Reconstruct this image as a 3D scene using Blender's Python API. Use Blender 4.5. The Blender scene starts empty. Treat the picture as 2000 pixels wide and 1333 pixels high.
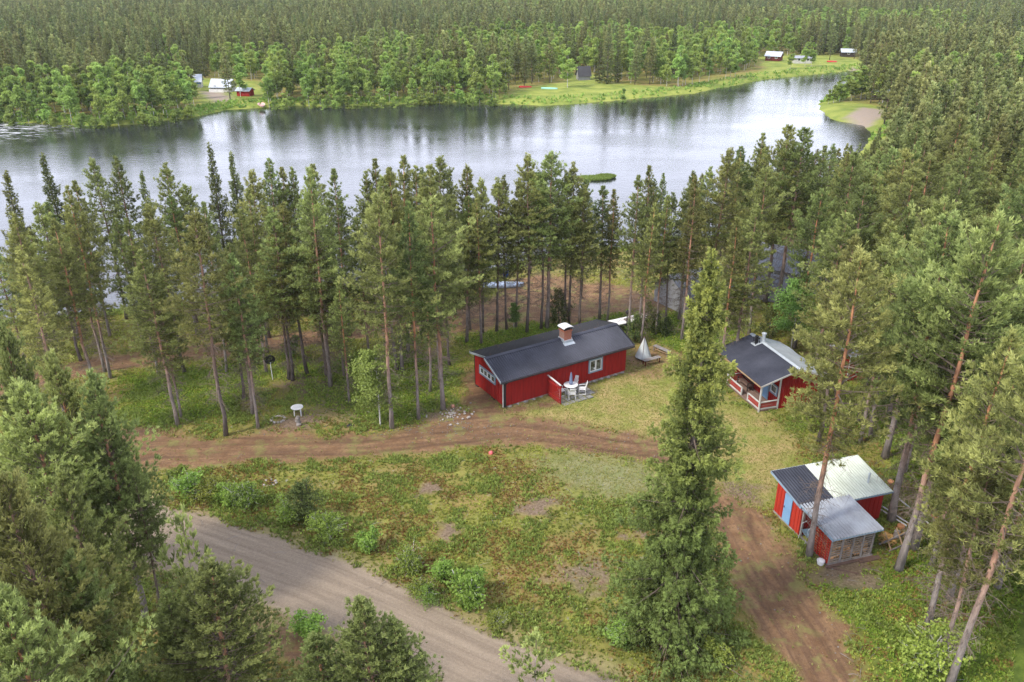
import bpy, math, random
import numpy as np
from math import radians as R, sin, cos, pi

# ------------------------------------------------------------------ camera, sky, sun, exposure
scene = bpy.context.scene
CAM_H, CAM_P, CAM_F = 30.0, R(24.4), 1600.0          # metres, pitch below the horizon, focal length in photo pixels
cam_d = bpy.data.cameras.new('camera'); cam = bpy.data.objects.new('camera', cam_d)
scene.collection.objects.link(cam); scene.camera = cam
cam_d.sensor_width = 36.0; cam_d.lens = 36.0 * CAM_F / 2000.0
cam_d.clip_start = 0.5; cam_d.clip_end = 6000
cam.location = (0, 0, CAM_H); cam.rotation_euler = (R(90) - CAM_P, 0, 0)
scene.view_settings.view_transform = 'Standard'; scene.view_settings.look = 'None'
scene.view_settings.gamma = 1; scene.view_settings.exposure = 0.38
SUN_EL, SUN_ROT = R(48), R(238)
world = bpy.data.worlds.new('World'); scene.world = world; world.use_nodes = True
wn = world.node_tree.nodes; wl = world.node_tree.links; wn.clear()
sky = wn.new('ShaderNodeTexSky'); sky.sky_type = 'NISHITA'; sky.sun_disc = False
sky.sun_elevation = SUN_EL; sky.sun_rotation = SUN_ROT; sky.air_density = 1.0; sky.dust_density = 2.0
bg = wn.new('ShaderNodeBackground'); bg.inputs['Strength'].default_value = 0.105
wo = wn.new('ShaderNodeOutputWorld')
tc = wn.new('ShaderNodeTexCoord')
mp = wn.new('ShaderNodeMapping'); mp.inputs['Scale'].default_value = (1.0, 1.0, 3.0)
cn = wn.new('ShaderNodeTexNoise'); cn.inputs['Scale'].default_value = 2.2; cn.inputs['Detail'].default_value = 6
cr = wn.new('ShaderNodeValToRGB')
cr.color_ramp.elements[0].position = 0.3; cr.color_ramp.elements[0].color = (11.4, 11.9, 14.2, 1)
cr.color_ramp.elements[1].position = 0.7; cr.color_ramp.elements[1].color = (12.4, 12.8, 15.2, 1)
mx = wn.new('ShaderNodeMix'); mx.data_type = 'RGBA'; mx.inputs[0].default_value = 0.8
wl.new(tc.outputs['Generated'], mp.inputs[0]); wl.new(mp.outputs[0], cn.inputs['Vector'])
wl.new(cn.outputs['Fac'], cr.inputs[0]); wl.new(sky.outputs[0], mx.inputs[6]); wl.new(cr.outputs[0], mx.inputs[7])
hz_ = wn.new('ShaderNodeSeparateXYZ'); wl.new(tc.outputs['Generated'], hz_.inputs[0])
hr = wn.new('ShaderNodeMapRange'); hr.inputs[1].default_value = 0.05; hr.inputs[2].default_value = 0.55; hr.inputs[3].default_value = 1.9; hr.inputs[4].default_value = 1.0; wl.new(hz_.outputs[2], hr.inputs[0])
vs = wn.new('ShaderNodeVectorMath'); vs.operation = 'SCALE'; wl.new(mx.outputs[2], vs.inputs[0]); wl.new(hr.outputs[0], vs.inputs['Scale'])
wl.new(vs.outputs[0], bg.inputs['Color']); wl.new(bg.outputs[0], wo.inputs[0])
sun_d = bpy.data.lights.new('sun', 'SUN'); sun = bpy.data.objects.new('sun', sun_d); scene.collection.objects.link(sun)
sun_d.energy = 3.3; sun_d.angle = R(9); sun_d.color = (1.0, 0.92, 0.79)
# direction to the sun: from the left and slightly behind the camera
sd = np.array([sin(SUN_ROT) * cos(SUN_EL), cos(SUN_ROT) * cos(SUN_EL), sin(SUN_EL)])
from mathutils import Vector
sun.rotation_euler = Vector(sd).to_track_quat('Z', 'Y').to_euler()
scene.cycles.use_denoising = True; scene.cycles.denoising_prefilter = 'NONE'; scene.cycles.denoising_input_passes = 'RGB_ALBEDO_NORMAL'
scene.cycles.max_bounces = 6; scene.cycles.diffuse_bounces = 3; scene.cycles.transmission_bounces = 3
scene.cycles.volume_bounces = 1; scene.cycles.sample_clamp_indirect = 4.0

# ------------------------------------------------------------------ helpers
COL = scene.collection
def G(px, py, z=0.0):
    """a point of the site from its place in the photograph, on the level z"""
    u = (px - 1000) / CAM_F; v = (py - 666.5) / CAM_F
    dy = cos(CAM_P) - v * sin(CAM_P); dz = -sin(CAM_P) - v * cos(CAM_P)
    t = (z - CAM_H) / dz
    return (u * t, dy * t)
def GP(pts, z=0.0): return np.array([G(a, b, z) for a, b in pts])
def tag(o, label=None, cat=None, group=None, kind=None):
    if label and len(label.split()) > 16: print('LONG', label)
    if label: o['label'] = label
    if cat: o['category'] = cat
    if group: o['group'] = group
    if kind: o['kind'] = kind
    return o
def empty(name, loc=(0, 0, 0), rz=0.0):
    o = bpy.data.objects.new(name, None); COL.objects.link(o); o.empty_display_size = 0.2
    o.location = loc; o.rotation_euler = (0, 0, rz); return o
def thing(name, label, cat, loc=(0, 0, 0), rz=0.0, group=None): return tag(empty(name, loc, rz), label, cat, group)
def link(name, me, parent=None, loc=None, rz=None):
    o = bpy.data.objects.new(name, me); COL.objects.link(o)
    if parent is not None: o.parent = parent
    if loc is not None: o.location = loc
    if rz is not None: o.rotation_euler = (0, 0, rz)
    return o
class MB:
    def __init__(s): s.v = []; s.f = []
    def add(s, vs, fs):
        n = len(s.v); s.v += [tuple(map(float, p)) for p in vs]; s.f += [tuple(i + n for i in f) for f in fs]; return s
    def box(s, x0, x1, y0, y1, z0, z1):
        return s.add([(x0,y0,z0),(x1,y0,z0),(x1,y1,z0),(x0,y1,z0),(x0,y0,z1),(x1,y0,z1),(x1,y1,z1),(x0,y1,z1)],
                     [(3,2,1,0),(4,5,6,7),(0,1,5,4),(1,2,6,5),(2,3,7,6),(3,0,4,7)])
    def bar(s, p0, p1, w, h, up=(0, 0, 1)):
        """a board from p0 to p1, w wide, h thick (along up)"""
        p0 = np.array(p0, float); p1 = np.array(p1, float); d = p1 - p0; d /= np.linalg.norm(d)
        up = np.array(up, float); a = np.cross(d, up)
        if np.linalg.norm(a) < 1e-4: a = np.array([1., 0, 0])
        a /= np.linalg.norm(a); b = np.cross(a, d)
        vs = [p + a * (sx * w / 2) + b * (sy * h / 2) for p in (p0, p1) for sx, sy in ((-1, -1), (1, -1), (1, 1), (-1, 1))]
        return s.add(vs, [(3,2,1,0),(4,5,6,7),(0,1,5,4),(1,2,6,5),(2,3,7,6),(3,0,4,7)])
    def tube(s, pts, rad, n=8, cap=True):
        pts = [np.array(p, float) for p in pts]; rad = rad if hasattr(rad, '__len__') else [rad] * len(pts)
        rings = []
        for i, p in enumerate(pts):
            d = pts[min(i + 1, len(pts) - 1)] - pts[max(i - 1, 0)]; d /= (np.linalg.norm(d) + 1e-9)
            a = np.cross(d, (0, 0, 1)) if abs(d[2]) < 0.95 else np.cross(d, (0, 1, 0)); a /= np.linalg.norm(a); b = np.cross(d, a)
            rings.append([p + rad[i] * (a * cos(2 * pi * k / n) + b * sin(2 * pi * k / n)) for k in range(n)])
        vs = [q for r in rings for q in r]; fs = []
        for i in range(len(pts) - 1):
            for k in range(n): fs.append((i*n+k, i*n+(k+1) % n, (i+1)*n+(k+1) % n, (i+1)*n+k))
        if cap: fs.append(tuple(range(n - 1, -1, -1))); fs.append(tuple((len(pts)-1)*n + k for k in range(n)))
        return s.add(vs, fs)
    def disc(s, c, r, h, n=24): return s.tube([c, (c[0], c[1], c[2] + h)], r, n)
    def prism(s, poly, z0, z1):
        n = len(poly)
        return s.add([(x, y, z0) for x, y in poly] + [(x, y, z1) for x, y in poly],
                     [tuple(range(n - 1, -1, -1)), tuple(range(n, 2 * n))] + [(i, (i+1) % n, n + (i+1) % n, n + i) for i in range(n)])
    def blob(s, c, r, seed=0, flat=0.7, n=9):
        rg = random.Random(seed); vs = []; fs = []; m = 5
        sx, sy = rg.uniform(.75, 1.2), rg.uniform(.75, 1.2)
        for j in range(1, m):
            for k in range(n):
                th = pi * j / m; ph = 2 * pi * k / n; q = r * rg.uniform(.82, 1.12)
                vs.append((c[0] + sx*q*sin(th)*cos(ph), c[1] + sy*q*sin(th)*sin(ph), c[2] + flat*q*cos(th)))
        vs += [(c[0], c[1], c[2] + flat * r), (c[0], c[1], c[2] - flat * r)]; t = len(vs) - 2
        for j in range(m - 2):
            for k in range(n): fs.append((j*n+k, (j+1)*n+k, (j+1)*n+(k+1) % n, j*n+(k+1) % n))
        for k in range(n): fs.append((t, k, (k+1) % n)); fs.append((t+1, (m-2)*n+(k+1) % n, (m-2)*n+k))
        return s.add(vs, fs)
    def mesh(s, name, mat, smooth=False):
        me = bpy.data.meshes.new(name); me.from_pydata(s.v, [], s.f)
        if mat: me.materials.append(mat)
        if smooth: me.polygons.foreach_set('use_smooth', [True] * len(me.polygons))
        me.update(); return me
    def build(s, name, mat, parent=None, loc=None, rz=None, smooth=False, bevel=0):
        o = link(name, s.mesh(name, mat, smooth), parent, loc, rz)
        if bevel:
            b = o.modifiers.new('bevel', 'BEVEL'); b.width = bevel; b.segments = 2; b.limit_method = 'ANGLE'
        return o
def np_mesh(name, V, F, mats, attrs=None, fmat=None, smooth=False):
    """V (n,3), F (m,4) or (m,3)"""
    me = bpy.data.meshes.new(name); n = len(V); m = len(F); k = F.shape[1]
    me.vertices.add(n); me.vertices.foreach_set('co', V.astype(np.float32).ravel())
    me.loops.add(m * k); me.loops.foreach_set('vertex_index', F.astype(np.int32).ravel())
    me.polygons.add(m); me.polygons.foreach_set('loop_start', np.arange(0, m * k, k, dtype=np.int32))
    try: me.polygons.foreach_set('loop_total', np.full(m, k, dtype=np.int32))
    except Exception: pass
    for mt in mats: me.materials.append(mt)
    if fmat is not None: me.polygons.foreach_set('material_index', fmat.astype(np.int32))
    if smooth: me.polygons.foreach_set('use_smooth', np.ones(m, dtype=bool))
    for nm, (dom, arr) in (attrs or {}).items():
        a = me.attributes.new(nm, 'FLOAT', dom); a.data.foreach_set('value', arr.astype(np.float32))
    me.update(); me.validate(); return me

# numpy noise
def _hash(ix, iy, seed):
    h = (ix.astype(np.int64) * 374761393 + iy.astype(np.int64) * 668265263 + seed * 1442695041) & 0xffffffff
    h = ((h ^ (h >> 13)) * 1274126177) & 0xffffffff
    return ((h ^ (h >> 16)) & 0xffff) / 65535.0
def vnoise(x, y, seed=0):
    x = np.asarray(x, float); y = np.asarray(y, float)
    ix = np.floor(x); iy = np.floor(y); fx = x - ix; fy = y - iy; fx = fx*fx*(3-2*fx); fy = fy*fy*(3-2*fy)
    ix = ix.astype(np.int64); iy = iy.astype(np.int64)
    a = _hash(ix, iy, seed); b = _hash(ix+1, iy, seed); c = _hash(ix, iy+1, seed); d = _hash(ix+1, iy+1, seed)
    return (a*(1-fx)+b*fx)*(1-fy) + (c*(1-fx)+d*fx)*fy
def fbm(x, y, seed=0, o=4):
    s = 0; a = .5; t = 0
    for i in range(o): s = s + a * vnoise(x * 2**i, y * 2**i, seed + i * 17); t += a; a *= .5
    return s / t
def sdist(X, Y, poly):
    """signed distance to a closed polygon, positive outside"""
    d2 = np.full(X.shape, 1e18); ins = np.zeros(X.shape, bool); n = len(poly)
    for i in range(n):
        ax, ay = poly[i]; bx, by = poly[(i+1) % n]; ex, ey = bx-ax, by-ay; L = ex*ex+ey*ey+1e-12
        t = np.clip(((X-ax)*ex+(Y-ay)*ey)/L, 0, 1); d2 = np.minimum(d2, (X-ax-t*ex)**2+(Y-ay-t*ey)**2)
        c = (ay > Y) != (by > Y)
        xi = ax + (Y-ay) * ex / (ey if abs(ey) > 1e-9 else 1e-9); ins ^= c & (X < xi)
    d = np.sqrt(d2); return np.where(ins, -d, d)
def pline(X, Y, pts):
    """distance across and along a polyline (signed across)"""
    best = np.full(X.shape, 1e18); ac = np.zeros(X.shape); al = np.zeros(X.shape); run = 0
    for i in range(len(pts) - 1):
        ax, ay = pts[i]; bx, by = pts[i+1]; ex, ey = bx-ax, by-ay; L = math.hypot(ex, ey)
        t = np.clip(((X-ax)*ex+(Y-ay)*ey)/(L*L), 0, 1); qx = X-ax-t*ex; qy = Y-ay-t*ey; d = qx*qx+qy*qy
        m = d < best; sgn = np.sign(ex*(Y-ay)-ey*(X-ax)); best = np.where(m, d, best)
        ac = np.where(m, np.sqrt(d)*sgn, ac); al = np.where(m, run+t*L, al); run += L
    return ac, al
def sstep(a, b, x): t = np.clip((x-a)/(b-a), 0, 1); return t*t*(3-2*t)

# ------------------------------------------------------------------ materials
def mat(name, color=(.5, .5, .5), rough=.8, metal=0.0, spec=.3):
    m = bpy.data.materials.new(name); m.use_nodes = True; b = m.node_tree.nodes['Principled BSDF']
    b.inputs['Base Color'].default_value = (*color, 1); b.inputs['Roughness'].default_value = rough
    b.inputs['Metallic'].default_value = metal; b.inputs['Specular IOR Level'].default_value = spec
    return m, m.node_tree.nodes, m.node_tree.links, b
def mixc(n, l, fac, a, b, mode='MIX'):
    x = n.new('ShaderNodeMix'); x.data_type = 'RGBA'; x.blend_type = mode
    for i, s in ((0, fac), (6, a), (7, b)):
        if isinstance(s, (int, float)): x.inputs[i].default_value = s
        elif isinstance(s, tuple): x.inputs[i].default_value = (*s, 1) if len(s) == 3 else s
        else: l.new(s, x.inputs[i])
    return x.outputs[2]
def noise(n, l, vec, scale, detail=4, rough=.55, stretch=None):
    if stretch:
        m = n.new('ShaderNodeMapping'); m.inputs['Scale'].default_value = stretch; l.new(vec, m.inputs[0]); vec = m.outputs[0]
    t = n.new('ShaderNodeTexNoise'); t.inputs['Scale'].default_value = scale; t.inputs['Detail'].default_value = detail
    t.inputs['Roughness'].default_value = rough; l.new(vec, t.inputs['Vector']); return t.outputs['Fac']
def ramp(n, l, fac, a, b, ca=(0, 0, 0), cb=(1, 1, 1)):
    r = n.new('ShaderNodeValToRGB'); e = r.color_ramp.elements; e[0].position = a; e[1].position = b
    e[0].color = (*ca, 1); e[1].color = (*cb, 1); l.new(fac, r.inputs[0]); return r.outputs[0]
def attr(n, name):
    a = n.new('ShaderNodeAttribute'); a.attribute_name = name; return a.outputs['Fac']
def bump(n, l, b, h, strength=.5, dist=.02):
    x = n.new('ShaderNodeBump'); x.inputs['Strength'].default_value = strength; x.inputs['Distance'].default_value = dist
    l.new(h, x.inputs['Height']); l.new(x.outputs[0], b.inputs['Normal'])
def weathered(name, c, c2, scale=2.0, rough=.8, metal=0.0, stretch=(1, 1, 1), bs=.3, lo=.35, hi=.7, spec=.3):
    m, n, l, b = mat(name, c, rough, metal, spec); t = n.new('ShaderNodeTexCoord').outputs['Object']
    f = ramp(n, l, noise(n, l, t, scale, 6, .6, stretch), lo, hi)
    f2 = noise(n, l, t, scale * 9, 3, .6, stretch)
    col = mixc(n, l, f, c, c2); col = mixc(n, l, .35, col, mixc(n, l, f2, (.55, .55, .55), (1.45, 1.45, 1.45)), 'MULTIPLY')
    l.new(col, b.inputs['Base Color']); bump(n, l, b, f2, bs, .01); return m
M = {}
M['red'] = weathered('red_paint', (.34, .016, .012), (.22, .011, .010), 1.6, .8, stretch=(3, 3, .5))
M['red_lit'] = weathered('lit_red_paint', (.42, .036, .018), (.33, .025, .015), 1.5, .8, stretch=(3, 3, .5))  # lighter copy of the red for left-facing shed walls, sunlight put into colour
M['red_dark'] = weathered('dark_red_stain', (.13, .018, .012), (.07, .012, .01), 2, .75)
M['roof_dark'] = weathered('dark_metal_roof', (.026, .029, .044), (.058, .063, .086), .5, .55, 0.0, (1, 1, 1), .05, spec=.35)
M['roof_black'] = weathered('black_roof', (.018, .019, .024), (.035, .036, .043), .6, .55, 0.0, (1, 1, 1), .05, spec=.4)
M['roof_far'] = weathered('white_roof', (.52, .56, .62), (.42, .46, .53), 1, .5)
M['roof_slate'] = weathered('blue_grey_roof', (.15, .165, .205), (.20, .215, .25), .9, .6, 0, (1, 1, 1), .1)
M['roof_grey'] = weathered('grey_corrugated_roof', (.36, .39, .44), (.24, .25, .28), .9, .45, .2, (1, 1, 1), .05, spec=.5)
M['roof_pale'] = weathered('pale_green_white_roof', (.60, .65, .58), (.33, .36, .30), .45, .5, 0, (1, 1, 1), .05, .42, .8)
M['roof_silver'] = weathered('silver_roof', (.42, .47, .54), (.62, .67, .73), .8, .4, .25, (1, 1, 1), .25)
M['zinc'] = weathered('zinc', (.42, .47, .52), (.55, .6, .64), 2, .45, .3)
M['white'] = weathered('white_paint', (.78, .78, .78), (.66, .66, .67), 3, .5)
M['offwhite'] = weathered('grey_white_boards', (.58, .57, .55), (.44, .43, .41), 2, .7)
M['blue'] = weathered('blue_paint', (.16, .30, .50), (.20, .35, .53), 1.5, .7)
M['bluegrey'] = weathered('blue_grey_trim', (.20, .29, .38), (.26, .34, .42), 2, .7)
M['black'] = weathered('black_metal', (.015, .015, .018), (.03, .03, .033), 3, .5)
M['char'] = weathered('dark_wood', (.035, .028, .028), (.06, .045, .04), 3, .7)
M['wood_grey'] = weathered('grey_weathered_wood', (.27, .25, .24), (.14, .12, .11), 3, .85, stretch=(1, 1, 1))
M['pallet'] = weathered('brown_grey_pallet_wood', (.20, .16, .125), (.33, .28, .23), 2.5, .85, stretch=(1, 1, 3))
M['wood'] = weathered('raw_wood', (.42, .29, .17), (.26, .18, .11), 3, .8)
M['wood_brown'] = weathered('brown_wood', (.16, .10, .08), (.10, .065, .055), 3, .75)
M['deck'] = weathered('worn_deck', (.22, .15, .12), (.13, .09, .08), 2, .8, stretch=(6, .6, 1))
M['stone'] = weathered('pale_stone', (.42, .38, .35), (.25, .23, .21), 4, .9)
M['slab'] = weathered('grey_paving', (.24, .24, .235), (.15, .15, .14), 4, .9)
M['pink'] = weathered('pink_plastic', (.75, .16, .17), (.6, .12, .14), 4, .5)
M['concrete'] = weathered('concrete', (.36, .33, .31), (.22, .2, .19), 3, .9)
M['tarp'] = weathered('pale_tarpaulin', (.40, .44, .45), (.52, .55, .55), 2.5, .5, bs=.6)
M['parasol'] = weathered('blue_cloth', (.14, .18, .30), (.2, .24, .36), 3, .8)
M['bright_blue'] = weathered('bright_blue', (.03, .13, .45), (.03, .1, .35), 3, .5)
M['alu'] = weathered('aluminium', (.50, .58, .70), (.38, .45, .58), 1.5, .35, .3)
M['redboat'] = weathered('red_plastic', (.5, .02, .02), (.4, .02, .02), 3, .4)
M['mint'] = weathered('mint_plastic', (.3, .6, .48), (.25, .5, .42), 3, .4)
M['grey_wall'] = weathered('grey_wall', (.33, .33, .34), (.26, .26, .27), 2, .8)
M['dark_wall'] = weathered('dark_wall', (.05, .035, .03), (.03, .025, .025), 2, .8)
M['sawdust'] = weathered('sawdust', (.55, .33, .12), (.38, .24, .10), 6, .95)
def glass_mat():
    m, n, l, b = mat('window_glass', (.02, .022, .022), .04, 0, .8)
    t = n.new('ShaderNodeTexCoord').outputs['Object']; l.new(mixc(n, l, ramp(n, l, noise(n, l, t, 2.5, 3), .4, .6), (.015, .012, .01), (.14, .15, .14)), b.inputs['Base Color'])
    return m
M['glass'] = glass_mat()
def brick_mat():
    m, n, l, b = mat('brick', (.4, .15, .08), .9)
    t = n.new('ShaderNodeTexCoord').outputs['Object']
    mp_ = n.new('ShaderNodeMapping'); mp_.inputs['Rotation'].default_value = (R(90), 0, 0); l.new(t, mp_.inputs[0])
    k = n.new('ShaderNodeTexBrick'); k.inputs['Scale'].default_value = 4.2; l.new(mp_.outputs[0], k.inputs[0])
    k.inputs['Color1'].default_value = (.42, .13, .07, 1); k.inputs['Color2'].default_value = (.33, .10, .055, 1); k.inputs['Mortar'].default_value = (.34, .27, .22, 1)
    k.inputs['Mortar Size'].default_value = .02; l.new(k.outputs[0], b.inputs['Base Color']); bump(n, l, b, k.outputs[1], -.4, .01); return m
M['brick'] = brick_mat()
def bark_mat(name, lo, hi, z0, z1, white=False):
    m, n, l, b = mat(name, lo, .95, 0, .1); t = n.new('ShaderNodeTexCoord').outputs['Object']
    sx = n.new('ShaderNodeSeparateXYZ'); l.new(t, sx.inputs[0])
    mr = n.new('ShaderNodeMapRange'); mr.inputs[1].default_value = z0; mr.inputs[2].default_value = z1; l.new(sx.outputs[2], mr.inputs[0])
    f = noise(n, l, t, 5, 5, .65, (1, 1, .35)); col = mixc(n, l, mr.outputs[0], lo, hi)
    oi = n.new('ShaderNodeObjectInfo')
    col = mixc(n, l, ramp(n, l, oi.outputs['Random'], .2, .9), col, mixc(n, l, .55, col, lo))
    if white: f = noise(n, l, t, 6, 3, .7, (.6, .6, 3)); col = mixc(n, l, ramp(n, l, f, .56, .62), col, (.03, .028, .025))
    else: col = mixc(n, l, .8, col, mixc(n, l, ramp(n, l, f, .3, .7), (.45, .45, .45), (1.4, 1.4, 1.4)), 'MULTIPLY')
    l.new(col, b.inputs['Base Color']); bump(n, l, b, f, .8, .03); return m
M['bark_pine'] = bark_mat('pine_bark', (.26, .225, .21), (.46, .22, .12), 2.8, 6.5)
M['bark_dark'] = bark_mat('dark_pine_bark', (.15, .125, .115), (.26, .15, .10), 3, 9)
M['bark_spruce'] = bark_mat('spruce_bark', (.13, .11, .10), (.12, .10, .09), 2, 8)
M['bark_birch'] = bark_mat('birch_bark', (.55, .53, .50), (.45, .42, .38), 1, 6, True)
def foliage_mat(name, old, new, lo=None, zr=None, hue=.12, transl=.28):
    """tint attribute: 0 old needles, 1 fresh growth; each tree shifts a little"""
    m, n, l, b = mat(name, old, .7, 0, .15)
    a = attr(n, 'tint'); col = mixc(n, l, a, old, new)
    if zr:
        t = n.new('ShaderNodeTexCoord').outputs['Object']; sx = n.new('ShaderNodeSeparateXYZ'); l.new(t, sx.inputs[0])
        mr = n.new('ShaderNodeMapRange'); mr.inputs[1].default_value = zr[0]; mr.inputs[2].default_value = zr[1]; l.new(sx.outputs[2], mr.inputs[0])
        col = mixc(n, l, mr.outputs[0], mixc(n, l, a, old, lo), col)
    oi = n.new('ShaderNodeObjectInfo')
    hs = n.new('ShaderNodeHueSaturation'); l.new(col, hs.inputs['Color'])
    m1 = n.new('ShaderNodeMapRange'); m1.inputs[3].default_value = .5 - hue * .25; m1.inputs[4].default_value = .5 + hue * .22; l.new(oi.outputs['Random'], m1.inputs[0]); l.new(m1.outputs[0], hs.inputs['Hue'])
    w = n.new('ShaderNodeMath'); w.operation = 'FRACT'; w2 = n.new('ShaderNodeMath'); w2.operation = 'MULTIPLY'; w2.inputs[1].default_value = 7.31
    l.new(oi.outputs['Random'], w2.inputs[0]); l.new(w2.outputs[0], w.inputs[0])
    m2 = n.new('ShaderNodeMapRange'); m2.inputs[3].default_value = .72; m2.inputs[4].default_value = 1.28; l.new(w.outputs[0], m2.inputs[0]); l.new(m2.outputs[0], hs.inputs['Value'])
    l.new(hs.outputs[0], b.inputs['Base Color'])
    tr = n.new('ShaderNodeBsdfTranslucent'); l.new(hs.outputs[0], tr.inputs[0]); ms = n.new('ShaderNodeMixShader'); ms.inputs[0].default_value = transl
    l.new(b.outputs[0], ms.inputs[1]); l.new(tr.outputs[0], ms.inputs[2]); l.new(ms.outputs[0], n['Material Output'].inputs[0]); return m
M['pine'] = foliage_mat('pine_needles', (.125, .150, .052), (.42, .47, .16), transl=.4)
M['pine_young'] = foliage_mat('young_pine_needles', (.15, .18, .064), (.42, .48, .165), transl=.4)
M['far_pine'] = foliage_mat('far_pine_needles', (.165, .190, .072), (.39, .43, .165), hue=.09, transl=.35)
M['far_spruce'] = foliage_mat('far_spruce_needles', (.115, .145, .055), (.27, .32, .12), transl=.35)
M['far_birch'] = foliage_mat('far_birch_leaves', (.20, .28, .07), (.37, .49, .13), hue=.08, transl=.42)
M['spruce'] = foliage_mat('spruce_needles', (.075, .105, .038), (.30, .34, .11), transl=.33)
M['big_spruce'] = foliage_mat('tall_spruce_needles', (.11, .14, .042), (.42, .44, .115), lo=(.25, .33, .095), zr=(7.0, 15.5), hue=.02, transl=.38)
M['birch'] = foliage_mat('birch_leaves', (.16, .25, .065), (.34, .48, .14), transl=.42)
M['shrub'] = foliage_mat('shrub_leaves', (.16, .235, .05), (.36, .46, .10), transl=.4)
M['limb'] = weathered('branch_bark', (.20, .155, .125), (.13, .10, .085), 3, .95)
M['dead'] = weathered('dead_twigs', (.19, .165, .15), (.11, .09, .08), 3, .95)

# ------------------------------------------------------------------ foliage and tree meshes
def blades(P, A, n, length, width, spread, rng, tint, droop=0.0):
    """n kite-shaped blades at each point P about the axes A"""
    N = len(P); P = np.repeat(P, n, 0); A = np.repeat(A, n, 0); T = np.repeat(tint, n)
    r = rng.normal(size=(N*n, 3)); D = A + spread * r; D[:, 2] -= droop
    D /= np.linalg.norm(D, axis=1)[:, None]
    S = np.cross(D, rng.normal(size=(N*n, 3))); S /= np.linalg.norm(S, axis=1)[:, None]
    L = (length * rng.uniform(.7, 1.25, N*n))[:, None]; W = (width * rng.uniform(.7, 1.25, N*n))[:, None]
    P = P + D * L * rng.uniform(-.15, .2, N*n)[:, None]
    V = np.stack([P, P + D*L*.5 + S*W, P + D*L, P + D*L*.5 - S*W], 1).reshape(-1, 3)
    F = np.arange(N*n*4).reshape(-1, 4)
    T = np.clip(T + rng.normal(0, .07, N*n), 0, 1)
    return V, F, T
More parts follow.
